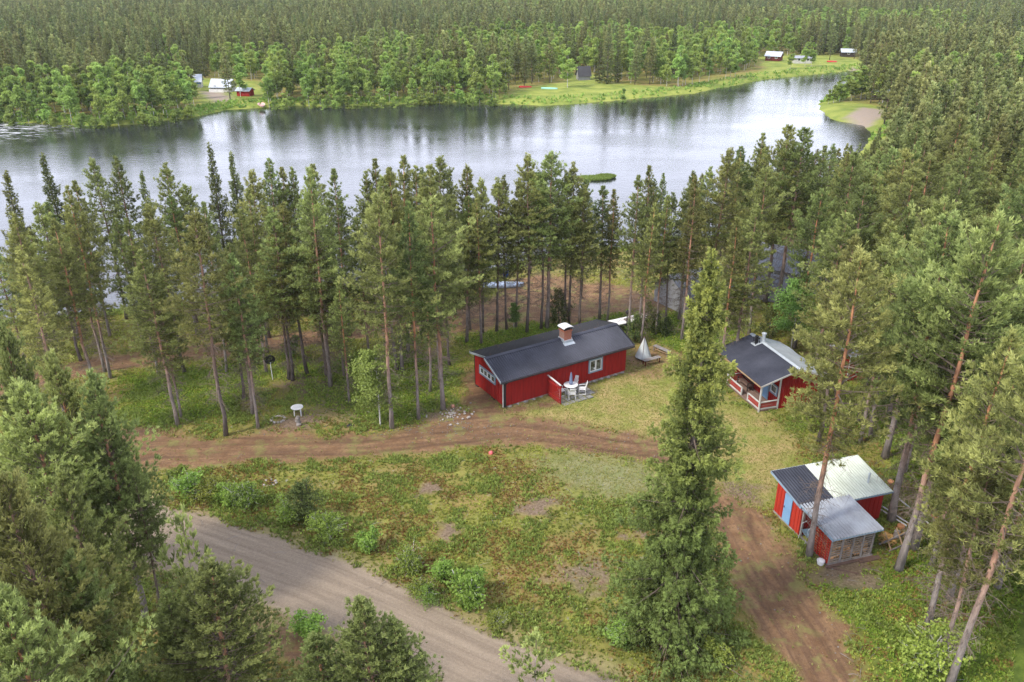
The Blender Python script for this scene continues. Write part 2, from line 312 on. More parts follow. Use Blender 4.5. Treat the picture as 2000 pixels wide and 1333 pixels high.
def conifer(seed, H, prof, zb, step, nbr, e0, e1, sag, tpm, nb, bl, bw, spread, kind='pine', tip=.5, bare=.25, trunk_r=.15, bark='bark_pine', fol='pine', dead=0, lod=0):
    """returns trunk mesh and crown mesh"""
    rng = np.random.default_rng(seed); mb = MB(); lb_ = MB()
    n = 5 if lod else 10
    wx = np.cumsum(rng.normal(0, .05 if kind == 'pine' else .02, n)); wy = np.cumsum(rng.normal(0, .05 if kind == 'pine' else .02, n))
    zs = np.linspace(-.15, H * .985, n); tx = lambda z: (np.interp(z, zs, wx - wx[0]), np.interp(z, zs, wy - wy[0]))
    rr = [trunk_r * (1.35 if i == 0 else 1) * (1 - zs[i] / H) ** .75 + .012 for i in range(n)]
    mb.tube([(*tx(z), z) for z in zs], rr, 5 if lod else 8)
    P = []; A = []; T = []; z = zb; az = rng.uniform(0, 6.28)
    Hc = H - zb
    while z < H - .1:
        t = (z - zb) / Hc; Rz = prof(t)
        for k in range(max(2, int(round(nbr * rng.uniform(.7, 1.2))))):
            az += 2.4 + rng.normal(0, .35); L = Rz * rng.uniform(.5, 1.15) * (1.3 if rng.random() < .08 else 1) * (.78 + .5 * fbm(np.array([z * .7 + seed]), np.array([math.sin(az) * 1.3 + 9.]), seed, 2)[0])
            if rng.random() < .1: continue
            e = R(e0 + (e1 - e0) * t ** 1.2 + rng.normal(0, 6)); zz = z + rng.uniform(-.5, .5) * step
            ox, oy = tx(zz); o = np.array([ox, oy, min(zz, H - .05)])
            d = np.array([cos(az) * cos(e), sin(az) * cos(e), sin(e)]); side = np.array([-sin(az), cos(az), 0])
            cur = lambda s: o + d * (s * L) + np.array([0, 0, 1.0]) * (L * (sag[0] * s + sag[1] * s * s))
            if not lod and L > .35:
                lb_.tube([cur(0), cur(.45), cur(.9)], [.010 + .010 * L * trunk_r / .15, .008 + .004 * L, .004], 3, False)
            m = max(1, int(tpm * L * min(1.0, .22 + 2.6 * t if kind == 'pine' else 1) + rng.uniform(0, 2)))
            s = bare + (1.02 - bare) * rng.random(m) ** .75
            lat = rng.uniform(-1, 1, m) * L * (.33 if kind == 'pine' else .24) * np.sqrt(np.clip(1.08 - s, .02, 1)) * 1.2
            pos = np.array([cur(a) for a in s]) + side[None, :] * lat[:, None]
            pos[:, 2] += rng.normal(0, .05, m) * (1 + L * .3)
            if kind == 'pine':
                ax = d[None, :] * .7 + side[None, :] * (np.sign(lat) * .45)[:, None] + np.array([0, 0, .75])
            else:
                ax = d[None, :] * .8 + side[None, :] * (np.sign(lat) * .6)[:, None] + np.array([0, 0, -.25 + .5 * t])
            P.append(pos); A.append(ax); T.append(np.clip(tip * (s - .35) / .65 + .15 * t + rng.normal(0, .20, m) + rng.normal(0, .12), 0, 1))
            if kind != 'pine' and not lod:                     # hanging twigs below the bough
                hp = pos[::2].copy(); hp[:, 2] -= rng.uniform(.08, .28, len(hp)); P.append(hp); A.append(np.tile([0, 0, -1.0], (len(hp), 1)) + d * .3); T.append(T[-1][::2] * .5)
        z += step * rng.uniform(.7, 1.3)
    # leader
    lp = np.array([(*tx(q), q) for q in np.linspace(H - .9, H, 5 if lod else 9)]); P.append(lp); A.append(np.tile([0, 0, 1.0], (len(lp), 1))); T.append(np.full(len(lp), .8))
    if dead and not lod:
        for k in range(dead):
            zz = rng.uniform(max(.8, zb - H * .28), zb + Hc * .18); a = rng.uniform(0, 6.28); L = rng.uniform(.4, 1.5); ox, oy = tx(zz)
            e = R(rng.uniform(-35, 15)); d = np.array([cos(a)*cos(e), sin(a)*cos(e), sin(e)]); o = np.array([ox, oy, zz]); q = o + d*L*.5; r_ = o + d*L + np.array([0, 0, -.15*L])
            lb_.tube([o, q, r_], [.018, .012, .005], 3, False)
            for j in range(7):
                s = rng.uniform(.3, 1); b0 = o + d*L*s; b1 = b0 + rng.normal(0, .22, 3) + np.array([0, 0, -.12]); lb_.tube([b0, b1], [.008, .004], 3, False)
    V, F, T_ = blades(np.concatenate(P), np.concatenate(A), nb, bl, bw, spread, rng, np.concatenate(T))
    crown = np_mesh('crown', V, F, [M[fol]], {'tint': ('FACE', T_)})
    tm = mb.mesh('trunk', M[bark], True)
    return (tm, crown, lb_.mesh('branches', M['limb'])) if not lod and len(lb_.v) > 1400 else (tm, crown)
def broadleaf(seed, H, Rm, zb, nl, leaf, bark='bark_birch', fol='birch', trunk_r=.09, lod=0, stems=1, nbl=4):
    rng = np.random.default_rng(seed); mb = MB(); P = []; T = []
    for st in range(stems):
        a0 = rng.uniform(0, 6.28); ln = 0 if stems == 1 else rng.uniform(.1, .6); h = H * rng.uniform(.5, 1) if st else H
        top = np.array([cos(a0)*ln*h, sin(a0)*ln*h, h]); mid = top * np.array([.45, .45, .5]) + np.append(rng.normal(0, .06*h/5, 2), 0)
        mb.tube([(0, 0, -.1), mid, top], [trunk_r, trunk_r * .6, .01], 5 if lod else 7)
        nb_ = int(14 + h * 3) if not lod else int(8 + h * 1.2)
        for k in range(nb_):
            t = rng.random() ** .85; z = zb + (h - zb) * t; a = rng.uniform(0, 6.28)
            rad = Rm * (.35 + .65 * sin(pi * min(1, (t * .85 + .12)) ) ) * (1 - .45 * t) * rng.uniform(.6, 1.15)
            c0 = np.array([np.interp(z, [0, h*.5, h], [0, mid[0], top[0]]), np.interp(z, [0, h*.5, h], [0, mid[1], top[1]]), z])
            tip = c0 + np.array([cos(a) * rad, sin(a) * rad, rad * rng.uniform(.1, .7)])
            if not lod: mb.tube([c0 - (0, 0, .2), (c0 + tip) / 2 + (0, 0, .05), tip], [trunk_r * .25, trunk_r*.15, .004], 3, False)
            m = max(3, nl // (nb_ * stems)); s = rng.uniform(.25, 1.05, m)
            p = c0 + (tip - c0) * s[:, None] + rng.normal(0, 1, (m, 3)) * np.array([.32, .32, .22]) * (rad * .55 + .12)
            P.append(p); T.append(np.clip(.25 + .5 * s + rng.normal(0, .18) + rng.normal(0, .1, m) - .25*(p[:, 2] < zb), 0, 1))
    P = np.concatenate(P); T = np.concatenate(T); P = P[P[:, 2] > .05 * H] if len(P) else P; T = T[:len(P)]
    V, F, T_ = blades(P, rng.normal(0, 1, (len(P), 3)) + [0, 0, .5], nbl, leaf, leaf * .42, .8, rng, T)
    return mb.mesh('trunk', M[bark]), np_mesh('crown', V, F, [M[fol]], {'tint': ('FACE', T_)})
def pprof(Rm, peak=.18, pw=.8):
    return lambda t: Rm * ((.45 + .55 * min(1, t / peak)) * (1 - max(0, t - peak) / (1 - peak)) ** pw) + .12
PINES = []; spec = [(15, 2.1, .34, 1), (15, 1.75, .38, 2), (15, 2.35, .36, 3), (15, 1.95, .28, 4), (15, 1.6, .34, 5), (15, 2.2, .42, 6)]
for H_, Rm, cb, sd_ in spec:
    PINES.append(conifer(sd_, H_, pprof(Rm, .30, .88), H_*cb, .29, 5, -10, 54, (0, .16), 13, 10, .21, .020, .54, dead=60, trunk_r=.118, bark='bark_pine' if sd_ % 3 else 'bark_dark'))
BUSHY = [conifer(20 + i, h, pprof(r, .30, .85), h*cb, .24, 6, 5, 58, (0, .20), 15, 12, .19, .022, .46, tip=.65, dead=8, trunk_r=.15, fol='pine_young') for i, (h, r, cb) in enumerate([(12, 2.5, .12), (12, 2.2, .16), (12, 2.8, .22)])]
OPEN = [conifer(40 + i, 16, pprof(2.6, .35, .75), 16*.38, .31, 5, -5, 48, (0, .18), 15, 11, .21, .021, .54, dead=50, trunk_r=.15) for i in range(3)]
SPRUCES = [conifer(60 + i, 16, pprof(1.7, .08, .95), 1.2, .28, 6, -22, 35, (-.05, .18), 12, 7, .17, .026, .5, kind='spruce', fol='spruce', bark='bark_spruce', trunk_r=.14) for i in range(2)]
def bigprof(t):
    return float(np.interp(t * 19.6 + .4, [.4, 2.6, 5, 8, 12, 16.5, 19.2, 20], [3.7, 3.7, 2.8, 1.85, 1.5, 1.0, .38, .08])) * (.88 + .24 * sin(t * 37 + sin(t * 90)))
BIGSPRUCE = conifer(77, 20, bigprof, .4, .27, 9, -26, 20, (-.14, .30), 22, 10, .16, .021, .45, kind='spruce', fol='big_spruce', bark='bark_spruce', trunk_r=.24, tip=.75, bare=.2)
LITTLE = [conifer(90 + i, 2.6, pprof(.9, .1, .8), .2, .16, 6, -5, 40, (0, .1), 14, 7, .12, .022, .55, kind='spruce', fol='spruce', bark='bark_spruce', trunk_r=.035) for i in range(2)]
YOUNG = conifer(95, 4.2, pprof(1.1, .3, .7), .9, .34, 4, 20, 55, (0, .25), 9, 9, .17, .03, .5, trunk_r=.045, tip=.9)
BIRCHES = [broadleaf(100 + i, 6.5, 2.1, 1.5, 4200, .13, trunk_r=.07) for i in range(2)]
SHRUBS = [broadleaf(120 + i, 1.5, rr_, .1, 1300, .075, fol='shrub', trunk_r=.02, stems=st_) for i, (rr_, st_) in enumerate([(.75, 6), (.95, 5), (.55, 4), (.8, 7), (.65, 3)])]
JUNIPER = broadleaf(130, 2.3, .95, .15, 1500, .08, fol='spruce', bark='bark_spruce', trunk_r=.03, stems=3)
FAR_PINE = [conifer(200 + i, 15, pprof(r, .3, .72), 15*cb, .72, 6, 0, 50, (0, .15), 4.6, 6, .48, .12, .6, lod=1, trunk_r=.12, tip=.5, bark='bark_dark', fol='far_pine') for i, (r, cb) in enumerate([(2.2, .12), (1.85, .16), (2.5, .2), (2.0, .1)])]
FAR_SPRUCE = [conifer(220 + i, 16, pprof(r, .08, .95), 1.0, .62, 6, -20, 35, (0, .12), 4.2, 5, .5, .11, .5, kind='spruce', fol='far_spruce', bark='bark_spruce', lod=1, trunk_r=.14) for i, r in enumerate([1.7, 2.0])]
FAR_BIRCH = [broadleaf(240 + i, 10, r, .6, 1300, .42, fol='far_birch', lod=1, nbl=3, trunk_r=.08) for i, r in enumerate([1.9, 1.5, 2.3])]

def tree(name, protos, k, x, y, s, rz, label, cat, group=None, z=0.0, sx=None, lean=None):
    t = thing(name, label, cat, (x, y, z), rz, group); t.scale = (sx or s, sx or s, s)
    if lean: t.rotation_euler = (lean[0], lean[1], rz)
    link('trunk', protos[k][0], t); link('crown', protos[k][1], t)
    if len(protos[k]) > 2: link('branches', protos[k][2], t)
    return t

# ------------------------------------------------------------------ the site: river, roads, tracks, lawn
WZ = -1.2
far_shore = [(-500, 225), (-200, 232), (0, 238), (100, 243), (190, 247), (270, 243), (350, 232), (400, 226), (440, 215), (520, 210), (600, 208), (700, 208), (800, 203), (900, 200),
             (990, 204), (1060, 207), (1130, 203), (1200, 197), (1280, 190), (1350, 183), (1420, 170), (1500, 155), (1580, 147), (1640, 141), (1690, 137), (1760, 128), (1860, 118), (2000, 108)]
near_shore = [(2050, 118), (1900, 130), (1760, 142), (1700, 153), (1650, 175), (1612, 190), (1597, 207), (1605, 220), (1625, 233), (1650, 240), (1685, 246), (1705, 262), (1690, 285), (1660, 315), (1620, 355),
              (1560, 400), (1480, 440), (1400, 465), (1300, 480), (1200, 490), (1120, 497), (1050, 505), (980, 528), (900, 545), (800, 555), (700, 563), (600, 570), (500, 580), (400, 592), (300, 602), (200, 614), (100, 624), (0, 634), (-400, 660)]
RIVER = np.concatenate([GP(far_shore, WZ), GP(near_shore, WZ)])
RIVER[0][0] -= 300; RIVER[-1][0] -= 200
ROAD = GP([(150, 905), (300, 1045), (450, 1095), (600, 1148), (720, 1200), (850, 1258), (1000, 1325), (1160, 1400), (1500, 1560)])
ROAD_POLY = GP([(200, 945), (320, 985), (480, 1028), (600, 1072), (700, 1108), (780, 1142), (860, 1182), (960, 1238), (1100, 1292), (1230, 1336), (1400, 1400), (1150, 1480), (980, 1400), (850, 1336), (740, 1290), (640, 1238), (540, 1195), (450, 1160), (370, 1128), (300, 1105), (150, 1040), (50, 960), (100, 890)])
BANK_POLY = GP([(420, 1150), (540, 1195), (640, 1238), (740, 1290), (850, 1336), (800, 1380), (600, 1310), (480, 1240), (400, 1180)])
TRACK_POLY = GP([(60, 900), (150, 860), (270, 832), (380, 850), (430, 858), (520, 832), (600, 845), (700, 850), (770, 840), (850, 818), (910, 800), (905, 770), (925, 752), (975, 790), (1000, 805), (1100, 822), (1200, 838), (1290, 858), (1340, 870), (1400, 940), (1440, 962),
                 (1480, 990), (1520, 1040), (1560, 1090), (1600, 1150), (1650, 1215), (1700, 1333), (1730, 1420), (1570, 1420), (1545, 1333), (1500, 1262), (1450, 1190), (1415, 1110), (1385, 1020), (1370, 975), (1300, 912), (1240, 895), (1180, 884), (1060, 874), (960, 872), (860, 880), (700, 897), (520, 905), (330, 918), (100, 960)])
TRACK_LINE = GP([(60, 930), (300, 880), (520, 875), (700, 873), (860, 855), (1000, 842), (1150, 858), (1280, 880), (1370, 925), (1430, 1020), (1490, 1120), (1560, 1220), (1630, 1340), (1700, 1450)])
RTRACK = GP([(-60, 775), (90, 735), (200, 708), (330, 694), (480, 676), (640, 654), (760, 640), (900, 622), (960, 600)])
YARD_POLY = GP([(890, 648), (925, 612), (960, 580), (1010, 545), (1060, 528), (1110, 540), (1200, 556), (1340, 582), (1330, 602), (1200, 612), (1110, 640), (1040, 628), (980, 640)])
LAWN_POLY = GP([(985, 800), (1100, 762), (1180, 745), (1240, 715), (1290, 690), (1380, 740), (1430, 800), (1500, 810), (1560, 870), (1590, 930), (1510, 950), (1500, 985), (1430, 965), (1380, 950), (1340, 880), (1290, 862), (1200, 842), (1100, 826), (1000, 812)])
FIRE_POLY = GP([(1222, 700), (1240, 680), (1290, 676), (1330, 690), (1330, 720), (1280, 735), (1225, 735)])
GABLE_POLY = GP([(905, 800), (905, 740), (930, 720), (985, 800), (1100, 775), (1110, 785), (1000, 812)])
PALE_POLY = GP([(1060, 900), (1120, 882), (1200, 890), (1270, 905), (1320, 940), (1290, 970), (1200, 975), (1110, 960), (1065, 930)])
MOUND_POLY = GP([(560, 760), (620, 740), (720, 748), (760, 790), (700, 830), (600, 830)])
BARE = [(G(1145, 1122), 1.5), (G(580, 830), 1.6), (G(1050, 990), 1.0), (G(870, 1045), .9), (G(1250, 1040), .6), (G(830, 958), .7), (G(1260, 700), 1.0), (G(1150, 755), 1.2), (G(1660, 1120), 1.7), (G(1440, 960), 1.3), (G(870, 808), 1.3), (G(600, 745), 1.6)]
MEADOW = [GP([(380, 235), (385, 175), (330, 167), (335, 150), (500, 160), (525, 185), (518, 212)]),
          GP([(985, 206), (975, 186), (1030, 173), (1105, 160), (1115, 146), (1165, 146), (1180, 162), (1240, 166), (1330, 170), (1440, 150), (1490, 138), (1480, 112), (1560, 108), (1660, 112), (1700, 122), (1690, 140), (1500, 160), (1340, 187), (1200, 201)]),
          GP([(1597, 207), (1605, 196), (1640, 198), (1720, 205), (1735, 225), (1700, 246), (1650, 241), (1620, 232)])]
SAND = [GP([(1655, 222), (1685, 211), (1722, 213), (1735, 224), (1700, 240), (1665, 238)]), GP([(1652, 134), (1672, 128), (1675, 134), (1660, 142)]), GP([(390, 178), (440, 182), (450, 196), (425, 200), (400, 190)])]
HIGH = GP([(1420, 1340), (1460, 1250), (1430, 1190)])

# ground height
def river_d(X, Y): return sdist(X, Y, RIVER)
def ground_z(X, Y, rd=None):
    if rd is None: rd = river_d(X, Y)
    rd = rd + (fbm(X * .35, Y * .35, 5) - .5) * 1.6 * np.clip(Y / 150, .4, 2)
    z = np.where(rd < 0, WZ + np.clip(rd, -4, 0) * .45, WZ + (1 - np.exp(-np.clip(rd, 0, 60) / 2.6)) * (-WZ))
    z = z + (fbm(X * .12, Y * .12, 9) - .5) * .30 * sstep(2, 9, rd) * sstep(70, 20, np.abs(Y - 52) * 0 + 30)
    return z
def gz(x, y): return float(ground_z(np.array([x]), np.array([y]))[0])
xs = np.concatenate([-np.geomspace(2600, 170, 22), np.arange(-165, -48, 1.6), np.arange(-47, 47.01, .26), np.arange(48.5, 166, 1.6), np.geomspace(170, 2600, 22)])
ys = np.concatenate([[-60, -20, 0, 8, 14, 18], np.arange(20, 84, .26), np.arange(84.6, 320, 1.1), np.geomspace(324, 5000, 46)])
GX, GY = np.meshgrid(xs, ys); X = GX.ravel(); Y = GY.ravel(); nx, ny = len(xs), len(ys)
RD = river_d(X, Y); near = (Y < 95) & (np.abs(X) < 60)
Z = ground_z(X, Y, RD)
def wob(a=1.0, f=.5, seed=3): return (fbm(X * f, Y * f, seed) - .5) * 2 * a
def mask(poly, soft=.5, amp=.9, f=.6, seed=3):
    out = np.zeros(len(X)); c = poly.mean(0); sel = (np.hypot(X - c[0], Y - c[1]) < np.hypot(*(poly - c).T).max() + 8)
    xx, yy = X[sel], Y[sel]; d = sdist(xx, yy, poly) + (fbm(xx * f, yy * f, seed) - .5) * 2 * amp + (fbm(xx * 3.1, yy * 3.1, seed + 5) - .5) * amp * .8
    out[sel] = 1 - sstep(-soft, soft, d); return out
A = {}
A['road'] = mask(ROAD_POLY, .22, .30, .5); A['dirt'] = np.maximum(mask(TRACK_POLY, .55, .8), mask(BANK_POLY, .4, .6))
ac, al = pline(X, Y, RTRACK); rt = (1 - sstep(1.2, 2.1, np.abs(ac) + wob(.35, .8, 8))) * (al > 0.01)
A['dirt'] = np.maximum(A['dirt'], rt); A['dirt'] = np.maximum(A['dirt'], mask(YARD_POLY, .9, 1.2)); A['dirt'] = np.maximum(A['dirt'], mask(FIRE_POLY, .6, .8) * .75)
A['dirt'] = np.maximum(A['dirt'], mask(GABLE_POLY, .5, .5))
vsd = sdist(X, Y, ROAD_POLY) + wob(.5, .7, 15); A['verge'] = (1 - sstep(.3, 1.3, vsd)) * (1 - A['road']) * near * .85
A['lawn'] = mask(LAWN_POLY, .9, 1.0); A['pale'] = mask(PALE_POLY, 1.6, 1.5); A['mound'] = mask(MOUND_POLY, 1.2, 1.0)
LUSH_R = GP([(1420, 1180), (1560, 1130), (1700, 1120), (1850, 1000), (1720, 850), (1560, 840), (1600, 780), (1800, 700), (2100, 900), (2100, 1400), (1720, 1400), (1660, 1230), (1600, 1160)])
LUSH_L = GP([(230, 740), (480, 710), (760, 690), (900, 690), (880, 780), (800, 830), (640, 800), (520, 720), (460, 800), (280, 830)])
LUSH_B = GP([(1230, 590), (1420, 600), (1450, 700), (1330, 690), (1250, 650), (930, 690), (900, 660), (1100, 610)])
A['lush'] = np.maximum.reduce([mask(p, 1.0, 1.2) for p in (LUSH_R, LUSH_L, LUSH_B)])
A['bare'] = np.zeros(len(X))
for (bx_, by_), br in BARE:
    q = np.hypot((X - bx_) * .8, (Y - by_)) + wob(1.1, .8, 12) + wob(.9, 2.2, 13); A['bare'] = np.maximum(A['bare'], .85 * (1 - sstep(br * .2, br * 1.3, q)))
A['meadow'] = np.zeros(len(X)); A['sand'] = np.zeros(len(X))
for p in MEADOW: A['meadow'] = np.maximum(A['meadow'], mask(p, 1.5, 2, .2))
for p in SAND: A['sand'] = np.maximum(A['sand'], mask(p, .8, 1.0, .3))
A['meadow'] = np.maximum(A['meadow'], (1 - sstep(4, 8, RD + wob(3, .1, 21))) * (Y > 150))
A['near_bank'] = (1 - sstep(1.5, 4, RD)) * (Y < 150)
ac, al = pline(X, Y, ROAD); A['across'] = ac; A['along'] = al
a2, l2 = pline(X, Y, TRACK_LINE); A['across2'] = a2; A['along2'] = l2
inroad = A['road']; Z = Z * (1 - .6 * inroad) + (.03 * (1 - (np.abs(ac) / 3) ** 2)) * inroad
Z -= A['dirt'] * near * (.05 + .05 * np.exp(-((np.abs(a2) - .75) / .28) ** 2) * (Y < 60))
A['rut'] = (np.exp(-((np.abs(a2 + wob(.25, .3, 44)) - .78) / .20) ** 2) + .7 * np.exp(-((np.abs(a2 - .5 + wob(.3, .3, 45)) - .78) / .13) ** 2)) * A['dirt'] * near * np.clip(.25 + 1.2 * fbm(X * .4, Y * .4, 46) - .3, 0, 1)
Z += near * (1 - np.maximum(inroad, A['dirt'])) * (1 - A['lawn'] * .8) * (fbm(X * 1.3, Y * 1.3, 31) - .4) * .16
Z += near * (fbm(X * 3.5, Y * 3.5, 33) - .5) * .05
idx = np.arange(nx * ny).reshape(ny, nx)
F = np.stack([idx[:-1, :-1], idx[:-1, 1:], idx[1:, 1:], idx[1:, :-1]], -1).reshape(-1, 4)

def ground_mat():
    m, n, l, b = mat('ground', (.1, .1, .05), .95, 0, .1)
    pos = n.new('ShaderNodeNewGeometry').outputs['Position']
    big = noise(n, l, pos, .22, 5, .6); mid = noise(n, l, pos, 1.1, 5, .65); fine = noise(n, l, pos, 7, 6, .7); grit = noise(n, l, pos, 34, 3, .7)
    # forest floor: berry shrubs, moss, heather
    col = mixc(n, l, ramp(n, l, mid, .38, .62), (.13, .14, .034), (.25, .255, .062))
    col = mixc(n, l, ramp(n, l, big, .45, .62), col, (.26, .205, .075))
    col = mixc(n, l, ramp(n, l, noise(n, l, pos, .7, 6, .7), .55, .68), col, (.21, .115, .05))
    col = mixc(n, l, ramp(n, l, noise(n, l, pos, 2.3, 5, .7), .60, .68), col, (.26, .25, .19))
    col = mixc(n, l, attr(n, 'lush'), col, mixc(n, l, ramp(n, l, mid, .4, .62), (.075, .115, .022), (.15, .205, .036)))
    # mound, lawn
    mo = n.new('ShaderNodeMath'); mo.operation = 'MULTIPLY'; mo.inputs[1].default_value = .55; l.new(attr(n, 'mound'), mo.inputs[0])
    col = mixc(n, l, mo.outputs[0], col, mixc(n, l, mid, (.17, .14, .07), (.26, .22, .13)))
    lawn = mixc(n, l, ramp(n, l, noise(n, l, pos, .45, 6, .68), .40, .60), (.225, .26, .055), (.40, .31, .14))
    lawn = mixc(n, l, ramp(n, l, fine, .5, .75), lawn, (.21, .17, .09))
    col = mixc(n, l, attr(n, 'lawn'), col, lawn)
    col = mixc(n, l, attr(n, 'pale'), col, mixc(n, l, ramp(n, l, mid, .4, .6), (.19, .21, .085), (.25, .245, .13)))
    col = mixc(n, l, attr(n, 'bare'), col, mixc(n, l, ramp(n, l, fine, .35, .65), (.12, .08, .065), (.26, .19, .15)))
    # dirt track with wheel streaks
    def streak(ac_, al_, fa, fl):
        cx = n.new('ShaderNodeCombineXYZ'); m1 = n.new('ShaderNodeMath'); m1.operation = 'MULTIPLY'; m1.inputs[1].default_value = fa
        m2 = n.new('ShaderNodeMath'); m2.operation = 'MULTIPLY'; m2.inputs[1].default_value = fl
        l.new(attr(n, ac_), m1.inputs[0]); l.new(attr(n, al_), m2.inputs[0]); l.new(m1.outputs[0], cx.inputs[0]); l.new(m2.outputs[0], cx.inputs[1])
        return noise(n, l, cx.outputs[0], 1.0, 6, .65)
    st2 = streak('across2', 'along2', 3.2, .22)
    dirt = mixc(n, l, ramp(n, l, mid, .35, .65), (.20, .112, .058), (.31, .195, .108))
    dirt = mixc(n, l, .9, dirt, mixc(n, l, ramp(n, l, st2, .42, .66), dirt, (.135, .082, .055)))
    dirt = mixc(n, l, ramp(n, l, noise(n, l, pos, 5, 6, .75), .50, .64), dirt, (.145, .086, .055))
    dirt = mixc(n, l, ramp(n, l, noise(n, l, pos, 16, 5, .75), .62, .70), dirt, (.42, .34, .28))
    dirt = mixc(n, l, ramp(n, l, noise(n, l, pos, .6, 6, .7), .52, .62), dirt, (.22, .20, .075))
    dirt = mixc(n, l, attr(n, 'rut'), dirt, (.095, .058, .038))
    col = mixc(n, l, attr(n, 'dirt'), col, dirt)
    # gravel road
    st = streak('across', 'along', 2.2, .10)
    grav = mixc(n, l, ramp(n, l, st, .38, .62), (.255, .200, .148), (.37, .298, .222))
    grav = mixc(n, l, ramp(n, l, grit, .35, .7), mixc(n, l, .5, grav, (.165, .137, .104)), grav)
    grav = mixc(n, l, ramp(n, l, noise(n, l, pos, 22, 4, .8), .6, .68), grav, (.45, .41, .38))
    col = mixc(n, l, attr(n, 'verge'), col, mixc(n, l, fine, (.22, .19, .085), (.36, .31, .16)))
    col = mixc(n, l, attr(n, 'road'), col, grav)
    # far banks
    col = mixc(n, l, attr(n, 'meadow'), col, mixc(n, l, ramp(n, l, noise(n, l, pos, .18, 5, .65), .38, .62), (.145, .195, .04), (.27, .30, .07)))
    col = mixc(n, l, attr(n, 'near_bank'), col, (.09, .12, .03))
    col = mixc(n, l, attr(n, 'sand'), col, mixc(n, l, mid, (.33, .255, .18), (.24, .215, .20)))
    col = mixc(n, l, .55, col, mixc(n, l, fine, (.45, .45, .45), (1.6, 1.6, 1.6)), 'MULTIPLY')
    l.new(col, b.inputs['Base Color'])
    h = n.new('ShaderNodeMath'); h.operation = 'ADD'; l.new(fine, h.inputs[0]); l.new(grit, h.inputs[1]); bump(n, l, b, h.outputs[0], .8, .06)
    return m
ground = link('ground', np_mesh('ground', np.stack([X, Y, Z], 1), F, [ground_mat()], {k: ('POINT', v) for k, v in A.items()}, smooth=True)); tag(ground, kind='structure')

def water_mat():
    m, n, l, b = mat('river_water', (.012, .014, .012), .03, 0, .5); b.inputs['IOR'].default_value = 1.7
    pos = n.new('ShaderNodeNewGeometry').outputs['Position']
    a = noise(n, l, pos, .9, 4, .6, (.55, 1.0, 1)); c = noise(n, l, pos, .07, 3, .5, (.6, 1, 1)); d = noise(n, l, pos, 2.4, 4, .7, (.45, 1.1, 1))
    s = n.new('ShaderNodeMath'); s.operation = 'MULTIPLY_ADD'; s.inputs[1].default_value = .7; l.new(d, s.inputs[0]); l.new(a, s.inputs[2])
    mr = n.new('ShaderNodeMapRange'); mr.inputs[1].default_value = .35; mr.inputs[2].default_value = .65; mr.inputs[3].default_value = .35; mr.inputs[4].default_value = 1.0; l.new(c, mr.inputs[0])
    bp = n.new('ShaderNodeBump'); bp.inputs['Distance'].default_value = .045; l.new(mr.outputs[0], bp.inputs['Strength']); l.new(s.outputs[0], bp.inputs['Height']); l.new(bp.outputs[0], b.inputs['Normal'])
    # rapids: white water where the river comes in on the left
    vd = n.new('ShaderNodeVectorMath'); vd.operation = 'DISTANCE'; l.new(pos, vd.inputs[0]); gx, gy = G(-25, 250, WZ); vd.inputs[1].default_value = (gx, gy, WZ)
    rz = ramp(n, l, n.new('ShaderNodeMath').outputs[0], 0, 1)
    mm = n.new('ShaderNodeMapRange'); mm.inputs[1].default_value = 6; mm.inputs[2].default_value = 26; mm.inputs[3].default_value = 1; mm.inputs[4].default_value = 0; l.new(vd.outputs['Value'], mm.inputs[0])
    fo = n.new('ShaderNodeMath'); fo.operation = 'MULTIPLY'; l.new(mm.outputs[0], fo.inputs[0]); l.new(ramp(n, l, noise(n, l, pos, 1.0, 5, .7, (.4, 1.2, 1)), .50, .62), fo.inputs[1])
    l.new(mixc(n, l, fo.outputs[0], (.02, .023, .026), (.7, .72, .75)), b.inputs['Base Color'])
    mr2 = n.new('ShaderNodeMapRange'); mr2.inputs[3].default_value = .03; mr2.inputs[4].default_value = .8; l.new(fo.outputs[0], mr2.inputs[0]); l.new(mr2.outputs[0], b.inputs['Roughness'])
    return m
w = MB().add([(-1500, 40, WZ), (1500, 40, WZ), (1500, 900, WZ), (-1500, 900, WZ)], [(0, 1, 2, 3)]).build('river_water', water_mat()); tag(w, kind='structure')

# ------------------------------------------------------------------ building pieces
def batten_wall(name, m_, parent, axis, c, a0, a1, z0, ztop, out, th=.08, gap=.26, bw=.05, bt=.03):
    """a boarded wall: axis 'x' runs along x at y=c; ztop is a number or a function; out=+-1 the outer side"""
    mb = MB(); f = ztop if callable(ztop) else (lambda q: ztop); N = 8 if callable(ztop) else 1
    for i in range(N):
        q0 = a0 + (a1 - a0) * i / N; q1 = a0 + (a1 - a0) * (i + 1) / N; p = []
        for q, s in ((q0, 0), (q1, 0), (q1, 1), (q0, 1)):
            cc = c - out * th * s; p.append((q, cc) if axis == 'x' else (cc, q))
        zz = [f(q0), f(q1), f(q1), f(q0)]
        mb.add([(x, y, z0) for x, y in p] + [(p[k][0], p[k][1], zz[k]) for k in range(4)], [(3,2,1,0),(4,5,6,7),(0,1,5,4),(2,3,7,6)] + ([(3,0,4,7)] if i == 0 else []) + ([(1,2,6,5)] if i == N-1 else []))
    q = a0 + gap * .5
    while q < a1 - bw:
        lo, hi = (c - .001, c + bt) if out > 0 else (c - bt, c + .001)
        zt = f(q + bw / 2) - .01
        if axis == 'x': mb.box(q, q + bw, lo, hi, z0 + .01, zt)
        else: mb.box(lo, hi, q, q + bw, z0 + .01, zt)
        q += gap
    return mb.build(name, m_, parent)
